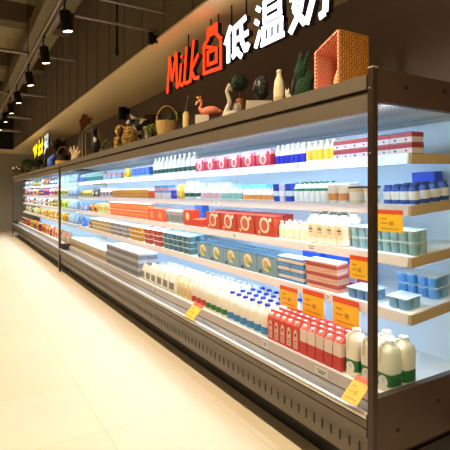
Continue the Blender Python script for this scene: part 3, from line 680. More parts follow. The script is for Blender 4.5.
# small white tickets in the rails
for (px0, px1, sh, lb) in ((307, 316, 2, 'white shelf ticket on third rail under the large cream bottles'), (326, 330, 3, 'white shelf ticket on fourth rail between two yellow signs'),
                       (315, 328, 4, 'white shelf ticket on deck rail below the pale cartons'), (262, 268, 4, 'white shelf ticket on deck rail below the red cartons'), (296, 300, 0, 'white shelf ticket on top rail under blue labelled bottles'),
                       (232, 237, 2, 'white shelf ticket on third rail under red orange cartons'), (214, 219, 1, 'white shelf ticket on second rail under pink labelled bottles'),
                       (152, 158, 4, 'white shelf ticket on deck rail below the milk pouches')):
    X = XS-.0235 if sh < 4 else 1.8655
    y0, y1 = YX(px1, X), YX(px0, X); z = (SHELF[sh][0]-.043) if sh < 4 else .441
    o = MB().box(X-.001, y0, 0, X, y1, .045).build('shelf_ticket', m_paper); o.location = (0, 0, z)
    if sh == 4:
        o.location = (0, 0, z)
    MB().cbox(X-.0014, (y0+y1)/2, .03, .0006, (y1-y0)*.7, .005).cbox(X-.0014, (y0+y1)/2, .016, .0006, (y1-y0)*.5, .007).build('print', P('6a625a'), o)
    tag(o, lb, 'ticket', 'white shelf tickets')

# ------------------------------------------------------------------ hanging sign letters
XL = 1.93
m_ret = mat('dark_letter_return', '2a2630', .5)
m_red_led = mat('red_lit_acrylic', 'ff3a14', .4, emit=1.6)
m_white_led = mat('white_lit_acrylic', 'f2f6ff', .4, emit=3.2)
m_yel_led = mat('yellow_lit_acrylic', 'ffd81e', .4, emit=1.0)
def stroke(mb, pts, w, y0, y1, z0, z1, xa=0., dep=.045, closed=False, X=XL, wv=None):
    """thick stroke; glyph space u right 0..1, v up 0..1"""
    Wd = y1-y0; Ht = z1-z0
    P2 = [((y1-u*Wd), z0+v*Ht) for u, v in pts]
    if closed: P2.append(P2[0])
    for i in range(len(P2)-1):
        a, b = Vector(P2[i]), Vector(P2[i+1]); d = (b-a).normalized(); n = Vector((-d.y, d.x))*(w/2)
        e = d*(w*.5)
        if i == 0 and not closed: ea = Vector((0, 0))
        else: ea = e
        eb = e if (i < len(P2)-2 or closed) else Vector((0, 0))
        q = [a-ea-n, b+eb-n, b+eb+n, a-ea+n]
        k = .0004*(i % 3)
        mb.prism([(v.x, v.y) for v in q], X+xa-k, X+dep+k, axis='x')
def sign(name, label, strokes, px0, px1, w, mt, z0=None, z1=None, rods=(), X=XL):
    y1, y0 = YX(px0, X), YX(px1, X)
    e = empty(name, (X+.02, (y0+y1)/2, z0))
    for nm, mm, xa, dep, ww in (('lit_face', mt, 0., .008, w), ('letter_return', m_ret, .0085, .05, w*1.04)):
        mb = MB()
        for st in strokes:
            st, cl = (st[1:], True) if st[0] == 'c' else (st, False)
            stroke(mb, st, ww, y0, y1, z0, z1, xa=xa, dep=dep, closed=cl, X=X)
        mb.v = [(v[0]-X-.02, v[1]-(y0+y1)/2, v[2]-z0) for v in mb.v]
        mb.build(nm, mm, e)
    bk = MB()
    for u, zt in rods:
        yy = y1-u*(y1-y0)-(y0+y1)/2
        bk.tube([(.01, yy, zt-z0), (.01, yy, SOF-z0)], .007, 8)
    if rods: bk.build('hanging_rod', m_black, e)
    return tag(e, label, 'sign letter', 'lit hanging sign over the near case')
Z0, Z1 = 2.60, 3.0
milk = [[(.0, .0), (.09, .98)], [(.09, .98), (.17, .28)], [(.17, .28), (.31, 1.0)], [(.31, 1.0), (.335, .04)],
        [(.335, .04), (.40, .10)], [(.47, .62), (.42, .12)], [(.42, .12), (.50, .03)], [(.485, .76), (.49, .83)],
        [(.50, .03), (.57, .08)], [(.64, .97), (.57, .08)], [(.57, .08), (.66, .03)], [(.66, .03), (.75, .06)],
        [(.85, 1.03), (.75, .0)], [(.78, .30), (.98, .60)], [(.78, .32), (.87, .06)], [(.87, .06), (1.0, .03)]]
sign('sign_word', 'glowing orange red script word Milk hanging from the beige soffit', milk, 167, 198.5, .032, m_red_led, 2.595, 2.975, rods=((.63, 2.92),))
bot = [['c', (.06, .05), (.94, .0), (.94, .62), (.72, .78), (.72, .98), (.28, .98), (.28, .78), (.06, .66)],
       [(.28, .95), (.72, .95)], [(.28, .84), (.72, .84)], [(.28, .89), (.72, .89)], ['c', (.28, .20), (.72, .18), (.72, .46), (.28, .48)], [(.06, .66), (.72, .46)]]
sign('sign_emblem', 'glowing orange red milk bottle outline between the word and white characters', bot, 202.5, 221.5, .030, m_red_led, 2.60, 3.0, rods=((.3, 2.98), (.7, 2.98)))
di = [[(.28, 1.0), (.03, .55)], [(.17, .74), (.17, 0)], [(.88, .98), (.40, .86)], [(.42, .88), (.42, .10)], [(.42, .52), (.97, .55)],
      [(.68, .92), (.73, .40)], [(.73, .40), (.88, .10)], [(.88, .10), (.99, .26)], [(.34, .10), (.60, .24)], [(.60, .12), (.72, 0)]]
sign('sign_character', 'white glowing character nearest the red bottle emblem, left of three', di, 224, 248.5, .042, m_white_led, 2.61, 2.905, rods=((.2, 2.87), (.8, 2.89)))
wen = [[(.06, .97), (.20, .86)], [(.0, .68), (.14, .57)], [(.02, .04), (.20, .40)],
       ['c', (.36, .56), (.88, .56), (.88, .97), (.36, .97)], [(.36, .765), (.88, .765)],
       ['c', (.32, .06), (.92, .06), (.92, .40), (.32, .40)], [(.52, .06), (.52, .40)], [(.72, .06), (.72, .40)], [(.22, .05), (1.02, .05)]]
sign('sign_character', 'white glowing character in the middle of the three white characters', wen, 254.5, 283, .035, m_white_led, 2.61, 2.93, rods=((.4, 2.92), (.8, 2.92)))
nai = [[(.24, 1.0), (.12, .46)], [(.12, .46), (.42, .06)], [(.38, .76), (.28, .34)], [(.28, .34), (.0, .0)], [(.0, .72), (.44, .72)],
       [(.48, .92), (.92, .92)], [(.92, .92), (.84, .56)], [(.84, .56), (.98, .56)], [(.98, .56), (.94, .08)], [(.94, .08), (.80, .05)], [(.66, .90), (.63, .45)], [(.63, .45), (.46, .02)]]
sign('sign_character', 'white glowing character at the right end of the sign, cut by the frame', nai, 289.5, 327, .044, m_white_led, 2.61, 2.93, rods=((.24, 2.92), (.8, 2.9)))
fa = [[(.1, .75), (.2, .0)], [(.0, .6), (.42, .7)], [(.36, .85), (.30, .1)], [(.12, .35), (.36, .4)], [(.62, 1.), (.6, .05)], [(.5, .5), (.95, .62)], [(.9, .95), (.85, .2)], [(.5, .1), (.9, .2)]]
sign('sign_character', 'small yellow glowing sign hanging far along the soffit', fa, 33, 43.5, .11, m_yel_led, 2.56, 2.98, rods=((.2, 2.85), (.6, 2.97)))
sign('sign_character', 'small white glowing sign to the right of the yellow far sign', [['c', (.3, .55), (.8, .6), (.85, .95), (.3, .9)], [(.2, .45), (.9, .3)], [(.5, .35), (.1, .0)]], 43.5, 48.5, .09, mat('white_dim_acrylic', 'dfe6f4', .4, emit=.7), 2.56, 2.98, rods=((.6, 2.9),))
# black cylinder high on the wall behind the straw animal
yw = YX(122.8, 2.60); tw = DX(122.8, 2.60)
o = MB().lathe([(.075, 0), (.075, .30)], 16, (0, 0, 0)).box(0, -.03, .1, .118, .03, .2).build('wall_speaker', m_black, None, smooth=True)
o.location = (2.60, yw, H+tw*(193-119.5)/450)
tag(o, 'black cylinder fixed high on the wall above the straw animal', 'speaker')

# ------------------------------------------------------------------ ornaments on top of the cases
ZT = 2.0705
class Dec:
    def __init__(s, name, cx, label, cat, X=1.87, group=None):
        s.cx = cx; s.t = DX(cx, X); s.s = s.t/450
        s.root = empty(name, (X, YX(cx, X), ZT), -TH); tag(s.root, label, cat, group)
    def p(s, px, py, off=0):
        return ((px-s.cx)*s.s, off*s.s, max(.0, H+s.s*(193-py)-ZT))
    def base(s): return 193-(ZT-H)/s.s         # image row of the standing plane
    def E(s, px, py, rx, ry, rd=None, off=0):
        c = s.p(px, py, off); k = s.s
        return ('e', (c[0], c[1], max(c[2], ry*k*1.06)), (rx*k, (rd or min(rx, ry))*k, ry*k))
    def C(s, a, b, r0, r1):
        a, b = s.p(*a), s.p(*b); k = s.s
        return ('c', (a[0], a[1], max(a[2], r0*k*1.06)), (b[0], b[1], max(b[2], r1*k*1.06)), r0*k, r1*k)
    def blob(s, name, items, m, vox=.9, lumps=0., parent=None): return blob(name, items, vox*s.s, m, parent or s.root, lumps*s.s)
    def ground(s, name, m, px0, px1, d, h, off=0):
        k = s.s
        return MB().box((px0-s.cx)*k, (off-d/2)*k, 0, (px1-s.cx)*k, (off+d/2)*k, h*k).build(name, m, s.root, bevel=.2*k)
def foliage(name, parent, c, r, n, ls, m, flat=.35):
    mb = MB()
    for i in range(n):
        th = random.uniform(0, 2*PI); ph = math.acos(random.uniform(-.6, 1)); q = random.uniform(.55, 1)
        d = Vector((math.sin(ph)*math.cos(th), math.sin(ph)*math.sin(th), math.cos(ph)))
        p = Vector(c)+Vector((d.x*r[0], d.y*r[1], d.z*r[2]))*q
        u = (d+Vector((random.uniform(-.5, .5),)*3)).normalized(); w = u.cross(Vector((random.random()-.5, random.random()-.5, random.random()))).normalized()
        L = ls*random.uniform(.7, 1.3); v = [p, p+u*L*.5+w*L*flat, p+u*L, p+u*L*.5-w*L*flat]
        nrm = u.cross(w)*L*.08
        mb.add([v[0], v[1], v[2], v[3], v[0]+nrm, v[1]+nrm, v[2]+nrm, v[3]+nrm], [(0, 1, 2, 3), (7, 6, 5, 4), (0, 4, 5, 1), (1, 5, 6, 2), (2, 6, 7, 3), (3, 7, 4, 0)])
    return mb.build(name, m, parent)
m_wick = mat('wicker', 'ae8e52', .7, noise=.45, scale=60, bump=.6)
m_leaf = mat('leaf_green', '3f5a22', .6, noise=.3, scale=30)
m_leafd = mat('leaf_dark', '1d3317', .65, noise=.3, scale=40)
m_moss = mat('moss_green', '16381c', .9, noise=.5, scale=60, bump=1.)
m_cream = mat('cream_glaze', 'd9c9a8', .4)
m_grey = mat('stone_grey', 'b8ab94', .6, noise=.15, scale=30)

# wicker basket lying on its side with gingham lining
def wicker_side():
    m = bpy.data.materials.new('golden_wicker_weave'); m.use_nodes = True
    nt = m.node_tree; b = nt.nodes['Principled BSDF']; b.inputs['Roughness'].default_value = .6
    tc = nt.nodes.new('ShaderNodeTexCoord'); mp = nt.nodes.new('ShaderNodeMapping'); mp.inputs['Scale'].default_value = (1, 1, 1)
    br = nt.nodes.new('ShaderNodeTexBrick'); br.inputs['Scale'].default_value = 1
    br.inputs['Brick Width'].default_value = .036; br.inputs['Row Height'].default_value = .018; br.inputs['Mortar Size'].default_value = .0028
    br.inputs['Color1'].default_value = (*rgb('eeb04a'), 1); br.inputs['Color2'].default_value = (*rgb('dc9638'), 1); br.inputs['Mortar'].default_value = (*rgb('a8561e'), 1)
    cb = nt.nodes.new('ShaderNodeSeparateXYZ'); cc = nt.nodes.new('ShaderNodeCombineXYZ')
    ad = nt.nodes.new('ShaderNodeMath'); ad.operation = 'ADD'
    nt.links.new(tc.outputs['Object'], cb.inputs[0]); nt.links.new(cb.outputs['X'], ad.inputs[0]); nt.links.new(cb.outputs['Y'], ad.inputs[1])
    nt.links.new(cb.outputs['Z'], cc.inputs['X']); nt.links.new(ad.outputs[0], cc.inputs['Y']); nt.links.new(cc.outputs[0], br.inputs['Vector'])
    nt.links.new(br.outputs['Color'], b.inputs['Base Color'])
    bp = nt.nodes.new('ShaderNodeBump'); bp.inputs['Strength'].default_value = .6; bp.inputs['Distance'].default_value = .004; bp.invert = True
    nt.links.new(br.outputs['Fac'], bp.inputs['Height']); nt.links.new(bp.outputs['Normal'], b.inputs['Normal'])
    return m
m_weave = wicker_side()
m_ging = checker_mat('red_gingham', 'd4583a', 'efc4a8', (95, 95, 95))
# plan: opening faces the aisle (-x); the near wall is the tall woven side
By0, By1 = YX(338, 1.745), YX(313.5, 1.745)
bk = empty('wicker_basket', (1.758, By0, ZT))
L = By1-By0; Dp = .222; hn, hf = .335, .258
def shell(th):
    mb = MB()
    x0, x1 = 0., Dp
    # floor (lower side), near side, far side, top side (sloping), back
    mb.prism([(0, 0), (L, 0), (L, th), (0, th)], x0, x1, axis='x')
    mb.prism([(0, th), (th, th), (th, hn-th), (0, hn)], x0, x1, axis='x')
    mb.prism([(L-th, th), (L, th), (L, hf), (L-th, hf-th*.6)], x0, x1, axis='x')
    mb.prism([(0, hn), (th, hn-th), (L-th, hf-th*.6), (L, hf)], x0, x1, axis='x')
    mb.prism([(th, th), (L-th, th), (L-th, hf-th*.7), (th, hn-th*1.2)], x1-th, x1-.0005, axis='x')
    return mb
shell(.012).build('basket_body', m_weave, bk)
lin_ = MB(); q = .0125
lin_.prism([(q, q), (L-q, q), (L-q, q+.003), (q, q+.003)], .002, Dp-.014, axis='x')
lin_.prism([(q, q), (q+.003, q), (q+.003, hn-q*1.7), (q, hn-q*1.4)], .002, Dp-.014, axis='x')
lin_.prism([(L-q-.003, q), (L-q, q), (L-q, hf-q*.6), (L-q-.003, hf-q*.6)], .002, Dp-.014, axis='x')
lin_.prism([(q, hn-q*1.35), (q, hn-q*1.75), (L-q, hf-q*1.0), (L-q, hf-q*.65)], .002, Dp-.014, axis='x')
lin_.prism([(q, q), (L-q, q), (L-q, hf-q), (q, hn-q*1.5)], Dp-.017, Dp-.0125, axis='x')
lin_.build('gingham_lining', m_ging, bk)
rim = [(-.004, -.004+.008), (L, .004), (L, hf), (0, hn)]
rm = MB()
pts = [(-.003, .006, .006), (-.003, L-.006, .006), (-.003, L-.006, hf-.004), (-.003, .006, hn-.006), (-.003, .006, .006)]
for a, c in zip(pts, pts[1:]): rm.tube([a, c], .0075, 8)
rm.build('rim', m_ging, bk, smooth=True)
tag(bk, 'wicker basket with red gingham lining lying on its side on the case top', 'basket')
o = blob('bread_roll', [('e', (0, 0, .052), (.034, .030, .052)), ('e', (0, 0, .095), (.022, .021, .03))], .006, mat('pale_bread', 'e8bc88', .6))
o.location = (1.815, By0+.06, ZT+.0205); tag(o, 'pale rounded loaf standing inside the gingham lined basket', 'bread')

d = Dec('topiary_rabbit', 303, 'dark green moss rabbit figure beside the gingham basket', 'ornament', X=1.86)
d.blob('body', [d.E(304, 82, 9, 12, 8), d.E(300, 67, 6, 6.5, 6), d.E(309, 72, 5, 6), d.C((299, 62, 0), (301, 52, 0), 2.6, 1.6), d.C((304, 62, 1), (308.5, 52, 1), 2.6, 1.6), d.E(296, 88, 4, 4)], m_moss, 1., .35)
d = Dec('cat_figurine', 289.5, 'small cream figurine with dark back between bottle and moss rabbit', 'figurine', X=1.84)
d.blob('body', [d.E(289.5, 92, 3.6, 4.6, 3.5), d.E(287.4, 87.5, 2.5, 2.4, 2.4), d.C((286, 86, 0), (285.4, 84, 0), .8, .4), d.C((288.6, 86, 0), (289, 83.6, 0), .8, .4)], m_cream, .55)
d.blob('dark_back', [d.E(292.6, 85, 1.8, 4, 1.8, 1.2), d.C((292.5, 82, 1), (294, 78, 1), 1.2, .7)], mat('black_glaze', '191512', .4), .55)
d = Dec('milk_bottle_ornament', 279, 'tall cream milk bottle ornament on the case top', 'bottle', X=1.86)
k = d.s; hb = d.p(279, 70)[2]
b_ = MB().lathe([(5.3*k, 0), (5.6*k, .04*hb), (5.6*k, .55*hb), (4.6*k, .72*hb), (2.4*k, .86*hb), (2.2*k, .93*hb)], 20).build('body', mat('ivory_plastic', 'd8c9a4', .4), d.root, smooth=True)
MB().lathe([(2.6*k, .931*hb), (2.6*k, .99*hb), (2.2*k, hb)], 14).build('cap', m_cream, d.root, smooth=True)
MB().lathe([(5.68*k, .14*hb), (5.68*k, .36*hb)], 20, cap=False).build('label', mat('tan_label', 'bfa67a', .6), d.root, smooth=True)
d = Dec('book', 258, 'pale closed book lying under the black ball and green topiary', 'book', X=1.86)
o = d.ground('pages', mat('pale_book', 'b5a896', .6), 246, 271, 11, d.base()-101.5 if d.base() > 103 else 3.5)
bookh = (d.base()-101.5 if d.base() > 103 else 3.5)*d.s
d2 = Dec('flower_ball', 261, 'black round ornament with pale curled petals on the book', 'ornament', X=1.87)
d2.root.location.z += bookh+.001
mbk = mat('black_satin', '12100f', .35)
h0 = H+d2.s*(193-76)-d2.root.location.z; rr = h0/2
d2o = MB().ell((0, 0, rr), (8.3*d2.s, 5.0*d2.s, rr), 20, 12).build('ball', mbk, d2.root, smooth=True)
pe = MB()
for i in range(9):
    a = i*2.4; q = .75*rr*math.sqrt((i+.6)/9); cx_, cz_ = q*math.cos(a)*1.05, rr+q*math.sin(a)
    yy_ = -5.0*d2.s*math.sqrt(max(.05, 1-(cx_/(8.3*d2.s))**2-((cz_-rr)/rr)**2))
    pe.tube([(cx_+.011*math.cos(u*.7), yy_-.001, cz_+.011*math.sin(u*.7)) for u in range(7)], .0022, 6)
pe.build('petals', mat('grey_petals', '6f675e', .5), d2.root)
# swan with a small pot, topiary ball behind it
d = Dec('swan_figurine', 230, 'pale stone swan figurine with upright curved neck beside the flamingo', 'figurine', X=1.80)
d.blob('body', [d.E(230, 111, 8, 5, 5), d.E(236, 105, 3.5, 6, 3.5, 2), d.E(239.5, 103, 2, 5, 2, 3), d.C((225, 110, 0), (230, 99, 0), 3, 2.2), d.C((230, 99, 0), (226.5, 90, 0), 2.2, 1.7), d.C((226.5, 90, 0), (229, 85.5, 0), 1.7, 2.1),
               d.C((229, 86, 0), (232, 90, 0), 2.1, .8)], m_grey, .75)
d = Dec('plant_pot', 240.5, 'small terracotta pot tucked behind the swan figurine', 'pot', X=2.02)
k = d.s; hp = d.p(240, 99)[2]
MB().lathe([(3.4*k, 0), (4.4*k, hp*.85), (4.7*k, hp*.86), (4.7*k, hp), (4.0*k, hp), (3.9*k, hp*.9)], 16).build('pot', mat('terracotta', '9a5a2c', .7), d.root, smooth=True)
tp = d.p(239, 83)
MB().tube([(0, 0, hp*.8), (-.3*k, 0, hp*1.2), (tp[0], 0, tp[2])], .9*k, 8).build('stem', mat('bark', '4a3520', .8), d.root)
d.blob('leaf_ball', [('e', tp, (8.6*k, 8*k, 8.6*k))], m_leafd, 1.2, .6)
foliage('leaves', d.root, tp, (8.2*k, 8*k, 8.6*k), 160, 2.2*k, m_leafd)
d = Dec('flamingo_figurine', 207, 'pink flamingo figurine with gold crown sitting on a white base', 'figurine', X=1.87)
bs = d.base()
d.ground('base', mat('white_plinth', 'c9b8a4', .6), 195.5, 209, 8, max(2.5, bs-115.5))
pk = mat('flamingo_pink', 'd8785a', .5)
fb = d.blob('body', [d.E(211, 111, 9, 5, 5), d.E(217, 112, 6, 3, 3), d.C((203.5, 112, 0), (199.5, 109, 0), 3, 1.8), d.C((199.5, 109, 0), (201.5, 104, 0), 1.6, 1.4), d.C((201.5, 104, 0), (200.5, 100.5, 0), 1.4, 1.5), d.C((200.5, 100.5, 0), (197.5, 101.5, 0), 1.9, 1.5)], pk, .65)
d.blob('beak', [d.C((197, 102, 0), (195.8, 105, 0), 1.2, .6)], m_cream, .4)
d.blob('crown', [d.E(198.5, 98, 2, 1, 1.6), d.C((197, 98, 0), (196.2, 96, 0), .6, .4), d.C((198.5, 98, 0), (198.6, 95.4, 0), .6, .4), d.C((200, 98, 0), (200.8, 96, 0), .6, .4)], mat('gold', 'd8a848', .35, .6), .4)
d = Dec('oil_bottle', 186, 'yellow bottle with dark slanted spout left of the flamingo', 'bottle', X=1.86)
k = d.s; hb = d.p(186, 113)[2]
MB().lathe([(3.3*k, 0), (3.4*k, hb*.9), (2.4*k, hb), (1.4*k, hb*1.06)], 16).build('body', mat('mustard_glaze', 'c4a860', .45), d.root, smooth=True)
MB().tube([(0, 0, hb*1.02), (.6*k, 0, hb*1.25), (2.6*k, 0, hb*1.75)], 1.1*k, 8, [1.3*k, 1.2*k, .8*k]).build('spout', mat('dark_spout', '3a3026', .5), d.root)
d = Dec('potted_plant', 176, 'small leafy green plant between handled basket and yellow bottle', 'plant', X=2.18)
k = d.s; c = d.p(176, 119)
MB().lathe([(3*k, 0), (4*k, max(.02, c[2]*.6))], 12).build('pot', mat('brown_pot', '5a4228', .7), d.root)
foliage('leaves', d.root, c, (7*k, 6*k, 6.5*k), 150, 3*k, m_leaf)
d = Dec('wicker_basket', 167, 'round wicker basket with tall arched handle', 'basket', X=1.86)
k = d.s; hb = d.p(167, 121.5)[2]
MB().lathe([(8.5*k, 0), (11*k, hb*.9), (11.4*k, hb), (10*k, hb), (9.6*k, hb*.9), (7.8*k, .012)], 24).build('bowl', m_wick, d.root, smooth=True)
ht = d.p(167, 106)[2]
MB().tube([(-10.4*k*math.cos(a), 0, hb+(ht-hb)*math.sin(a)) for a in [PI*i/14 for i in range(15)]], .5*k, 8).build('handle', m_wick, d.root, smooth=True)
d = Dec('potted_plant', 152, 'low bright green plant between the cow and handled basket', 'plant', X=1.86)
k = d.s; c = d.p(152, 131)
MB().lathe([(4*k, 0), (4.6*k, max(.015, c[2]*.5))], 12).build('pot', MATS['brown_pot'], d.root)
foliage('leaves', d.root, c, (6*k, 4.5*k, 5*k), 140, 2.6*k, mat('leaf_bright', '6f7a26', .6, noise=.3, scale=30))
d = Dec('cow_figurine', 140, 'black and white cow figure standing behind the straw animal', 'figurine', X=2.22)
cowm = checker_mat('cow_hide', 'e9e2d2', '1a1512', (13, 13, 13), 'SPOTS')
bs = d.base()
d.blob('body', [d.E(142, 124, 9, 6, 5), d.E(133, 119, 4.2, 4, 3.6), d.C((131, 120, 0), (128, 122.5, -1), 2.6, 2), d.C((136, 127, -2), (136, bs-1, -2), 2.2, 1.5), d.C((139, 127, 2), (139, bs-1, 2), 2.2, 1.5), d.C((147, 127, -2), (147, bs-1, -2), 2.2, 1.5), d.C((149, 127, 2), (149, bs-1, 2), 2.2, 1.5),
               d.C((133, 116, -1), (130.5, 114, -2), 1.2, .8), d.C((135, 116, 1), (138, 114.5, 2), 1.2, .8), d.C((150.5, 121, 0), (153, 116, 0), .9, .7)], cowm, .8)
d = Dec('wooden_crate', 153, 'brown wooden panel standing behind the cow figure', 'panel', X=2.48)
d.ground('panel', mat('red_brown_wood', '4f2a16', .7, noise=.2, scale=12), 145, 161, 5, max(6, d.base()-115))
d = Dec('straw_animal', 126, 'golden straw lion with dark brown mane on the case top', 'figurine', X=1.97)
straw = mat('golden_straw', 'b08a48', .9, noise=.6, scale=60, bump=1.)
d.blob('body', [d.E(128.5, 137, 9, 11, 7), d.E(131, 143, 8, 6, 6), d.E(120, 131, 5, 6, 5), d.C((117, 140, -2), (117, 148, -2), 2.6, 2.2)], straw, .9, .75)
d.blob('mane', [d.E(121.5, 132.5, 3.4, 5.5, 4, -3.5), d.C((122, 136, -4), (120, 142, -4), 1.8, 1.2)], mat('dark_mane', '47260f', .9, noise=.4, scale=60), .8, .3)
d.ground('base', mat('pale_plinth', 'a89878', .7), 112, 119, 7, 2.0, -4.5)
d = Dec('potted_plant', 109, 'low olive plant left of the straw lion', 'plant', X=1.90)
k = d.s; c = d.p(108, 147)
MB().lathe([(3*k, 0), (3.6*k, max(.015, c[2]*.5))], 12).build('pot', MATS['brown_pot'], d.root)
foliage('leaves', d.root, c, (6*k, 5*k, 6*k), 110, 2.6*k, mat('leaf_olive', '4f4f1e', .7, noise=.3, scale=30))
d = Dec('black_doll', 95.5, 'black figure with pale bib and green base in front of wooden cage', 'doll', X=1.86)
d.blob('body', [d.E(95.5, 144, 4.6, 7, 4), d.E(94, 131, 3.4, 3.6, 3.2), d.C((94, 133, 0), (95, 142, 0), 2.6, 3.6), d.C((92, 129, 0), (91, 125.5, 0), 1.2, .6), d.C((96, 129, 0), (97.4, 125.5, 0), 1.2, .6), d.C((98, 139, 0), (101, 146, -1), 1.4, 1.2)], mat('black_cloth', '100d0c', .8), .75)
d.blob('bib', [d.E(96.3, 139, 1.8, 2.6, 1, -4)], m_cream, .5)
d.blob('green_base', [d.E(96.5, 153, 5, 2.6, 4, -1.5)], m_leafd, .7, .2)
d = Dec('bird_cage', 92.5, 'pale open wooden cage frame behind the black figure', 'cage', X=2.1)
k = d.s; hh = d.p(92, 131)[2]
fr = MB()
for sx in (-1, 1):
    for sy in (-1, 1): fr.box(sx*8.5*k-.7*k, sy*5*k-.7*k, 0, sx*8.5*k+.7*k, sy*5*k+.7*k, hh)
for zz_ in (0, hh-1.4*k):
    for s_ in (-1, 1):
        fr.box(-9.2*k, s_*5*k-.65*k, zz_, 9.2*k, s_*5*k+.65*k, zz_+1.4*k); fr.box(s_*8.5*k-.65*k, -5*k, zz_+.0005, s_*8.5*k+.65*k, 5*k, zz_+1.38*k)
fr.build('frame', mat('pale_wood', '8f7d58', .7), d.root)
d = Dec('grass_vase', 81.5, 'dark brown vase holding tall dry brown pampas grass', 'vase', X=2.12)
k = d.s; hv = d.p(81, 130)[2]
MB().lathe([(2.6*k, 0), (3.6*k, hv*.3), (3*k, hv*.7), (1.9*k, hv*.92), (2.3*k, hv)], 16).build('vase', mat('dark_brown_vase', '3d2a1c', .5), d.root, smooth=True)
gm = MB()
for i in range(46):
    a = random.uniform(-1, 1); b0 = random.uniform(-1, 1); top = d.p(86+a*7, 113+abs(a)*6+random.uniform(-1, 6))
    gm.tube([(0, 0, hv*.9), (top[0]*.35, b0*1.5*k, hv+(top[2]-hv)*.5), (top[0]*.8, b0*3*k, top[2]), (top[0], b0*4*k, top[2]-1*k)], .5*k, 5, [.25*k, .3*k, .75*k, .2*k])
gm.build('pampas_grass', mat('rust_grass', '8a4f24', .9, noise=.3, scale=40), d.root)['kind'] = 'stuff'
d = Dec('antler_sculpture', 74, 'pale branching coral sculpture left of the brown vase', 'sculpture', X=1.80)
d.blob('coral', [d.E(75, 157, 4, 3.4, 3), d.C((74, 156, 0), (70.5, 147, 0), 1.9, .9), d.C((75, 156, 0), (74, 146, 1), 1.9, .9), d.C((76, 156, 0), (78, 146.5, 0), 1.9, .9), d.C((77, 157, 0), (80.5, 150, -1), 1.7, .8), d.C((72, 151, 0), (69.5, 150, 0), 1, .7)], mat('pale_coral', 'c4a684', .6), .6)
d = Dec('straw_tray', 62.5, 'golden woven straw tray lying in front of the dark basket', 'tray', X=1.89)
k = d.s
MB().lathe([(6*k, 0), (7*k, 4*k), (7.6*k, 6.4*k), (7.1*k, 6.4*k), (6*k, 3.2*k), (.1*k, 3.0*k)], 24, sy=.6).build('tray', mat('gold_straw_tray', 'c09040', .8, noise=.4, scale=70), d.root, smooth=True)
d = Dec('wicker_basket', 63, 'dark brown basket with arched handle behind the straw tray', 'basket', X=2.2)
k = d.s; hb = d.p(63, 155)[2]; ht = d.p(63, 147)[2]
MB().lathe([(5*k, 0), (6.6*k, hb), (6*k, hb), (4.8*k, .02)], 18).build('bowl', mat('dark_wicker', '3a2418', .8, noise=.3, scale=60), d.root, smooth=True)
MB().tube([(-6.2*k*math.cos(a), 0, hb+(ht-hb)*math.sin(a)) for a in [PI*i/12 for i in range(13)]], .55*k, 8).build('handle', m_wick, d.root, smooth=True)
d = Dec('potted_plant', 59.5, 'tall spiky green plant behind the dark basket', 'plant', X=2.42)
k = d.s; c = d.p(60, 146)
MB().lathe([(4*k, 0), (5*k, c[2]*.5)], 14).build('pot', MATS['brown_pot'], d.root)
gm = MB()
for i in range(70):
    a = random.uniform(0, 2*PI); q = random.uniform(.2, 1); tz = d.p(60, 146-q*0-random.uniform(0, 10))[2]
    gm.tube([(0, 0, c[2]*.45), (4*k*math.cos(a)*q, 3*k*math.sin(a)*q, c[2]*.9), (9*k*math.cos(a)*q, 6*k*math.sin(a)*q, tz)], .5*k, 5, [.3*k, .6*k, .12*k])
gm.build('leaves', m_leafd, d.root)
d = Dec('cloth_bundle', 51, 'bright blue cloth bundle left of the straw tray', 'cloth', X=1.87)
d.blob('cloth', [d.E(51, 163, 3.6, 4.5, 3), d.C((49.5, 160, 0), (54, 156.5, 0), 2.4, 2.6), d.C((49, 160, 0), (47.8, 158.5, 0), 1.4, .8)], mat('blue_cloth', '2f5fb8', .6), .6)
d = Dec('wine_bottle', 44.8, 'slim dark bottle standing below the yellow far sign', 'bottle', X=1.84)
k = d.s; hb = d.p(44.8, 155)[2]
MB().lathe([(1.7*k, 0), (1.8*k, hb*.6), (.7*k, hb*.78), (.7*k, hb)], 14).build('glass', mat('dark_bottle', '1a120c', .25), d.root, smooth=True)
MB().lathe([(.85*k, hb*.92), (.85*k, hb*1.01)], 12).build('cap', mat('dark_cap', '4a2018', .5), d.root)
for cx, py, rw, rh, lb, mt in ((37, 163, 5, 4, 'dark green leafy plant below the yellow far sign', m_leafd), (27, 165, 5, 4.5, 'green plant left of the yellow far sign', m_leaf)):
    d = Dec('potted_plant', cx, lb, 'plant', X=2.12); k = d.s; c = d.p(cx, py)
    MB().lathe([(2*k, 0), (2.6*k, max(.03, c[2]*.6))], 12).build('pot', MATS['brown_pot'], d.root)
    foliage('leaves', d.root, c, (rw*k, 4*k, rh*k), 150, 2.4*k, mt)
d = Dec('flower_arrangement', 18.5, 'dark red and cream flower arrangement at the far end of the case top', 'flowers', X=1.90)
k = d.s; c = d.p(18.5, 171)
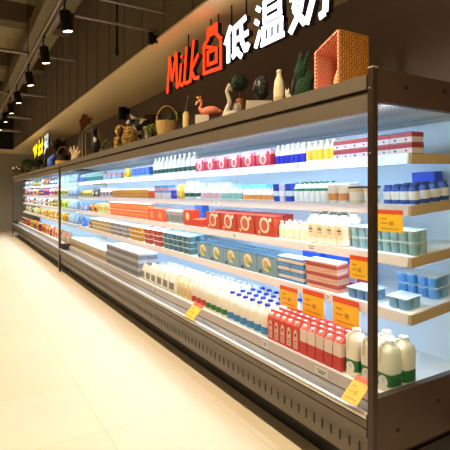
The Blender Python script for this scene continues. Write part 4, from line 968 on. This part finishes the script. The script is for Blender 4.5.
MB().lathe([(2*k, 0), (3*k, max(.04, c[2]*.6))], 12).build('pot', MATS['brown_pot'], d.root)
foliage('leaves', d.root, c, (5.5*k, 4*k, 4*k), 90, 2.4*k, m_leaf)
fl = MB(); fl2 = MB()
for i in range(26):
    a = random.uniform(0, 2*PI); e_ = random.uniform(.0, 1.3); p = (c[0]+6*k*math.cos(a)*math.cos(e_), 4.4*k*math.sin(a)*math.cos(e_), c[2]+4.5*k*math.sin(e_))
    (fl2 if i % 4 == 0 else fl).ell(p, (1.2*k, 1.2*k, 1.0*k), 8, 5)
fl.build('red_flowers', mat('dark_red_petals', '6a1a20', .7), d.root, smooth=True)['kind'] = 'stuff'
fl2.build('cream_flowers', m_cream, d.root, smooth=True)['kind'] = 'stuff'

# settle every ornament onto the surface it stands on
for o in [x for x in COL.objects if x.parent is None and x.type == 'EMPTY' and ZT-.001 < x.location.z < ZT+.06]:
    zs = [v.co.z for ch in o.children if ch.type == 'MESH' for v in ch.data.vertices]
    if not zs: continue
    lo_, hi_ = min(zs), max(zs)
    if lo_ < .02:
        o.location.z -= lo_-.0005
    else:
        for ch in o.children:
            if ch.type == 'MESH':
                for v in ch.data.vertices: v.co.z = hi_-(hi_-v.co.z)*(hi_-.0005)/(hi_-lo_)
# ------------------------------------------------------------------ camera, world, view
cam = bpy.data.cameras.new('camera'); cam.lens = 36; cam.sensor_width = 36; cam.shift_y = -32/450; cam.clip_start = .05
co = link('camera', cam); co.location = (0, 0, H); co.rotation_euler = (PI/2, 0, -TH); SC.camera = co
w = bpy.data.worlds.new('world'); w.use_nodes = True; SC.world = w
w.node_tree.nodes['Background'].inputs[0].default_value = (.02, .018, .014, 1); w.node_tree.nodes['Background'].inputs[1].default_value = .5
vs = SC.view_settings; vs.view_transform = 'Standard'; vs.look = 'None'; vs.exposure = 0; vs.gamma = 1; vs.use_curve_mapping = False
SC.cycles.use_denoising = True; SC.cycles.sample_clamp_indirect = 6; SC.cycles.max_bounces = 8; SC.cycles.transparent_max_bounces = 12
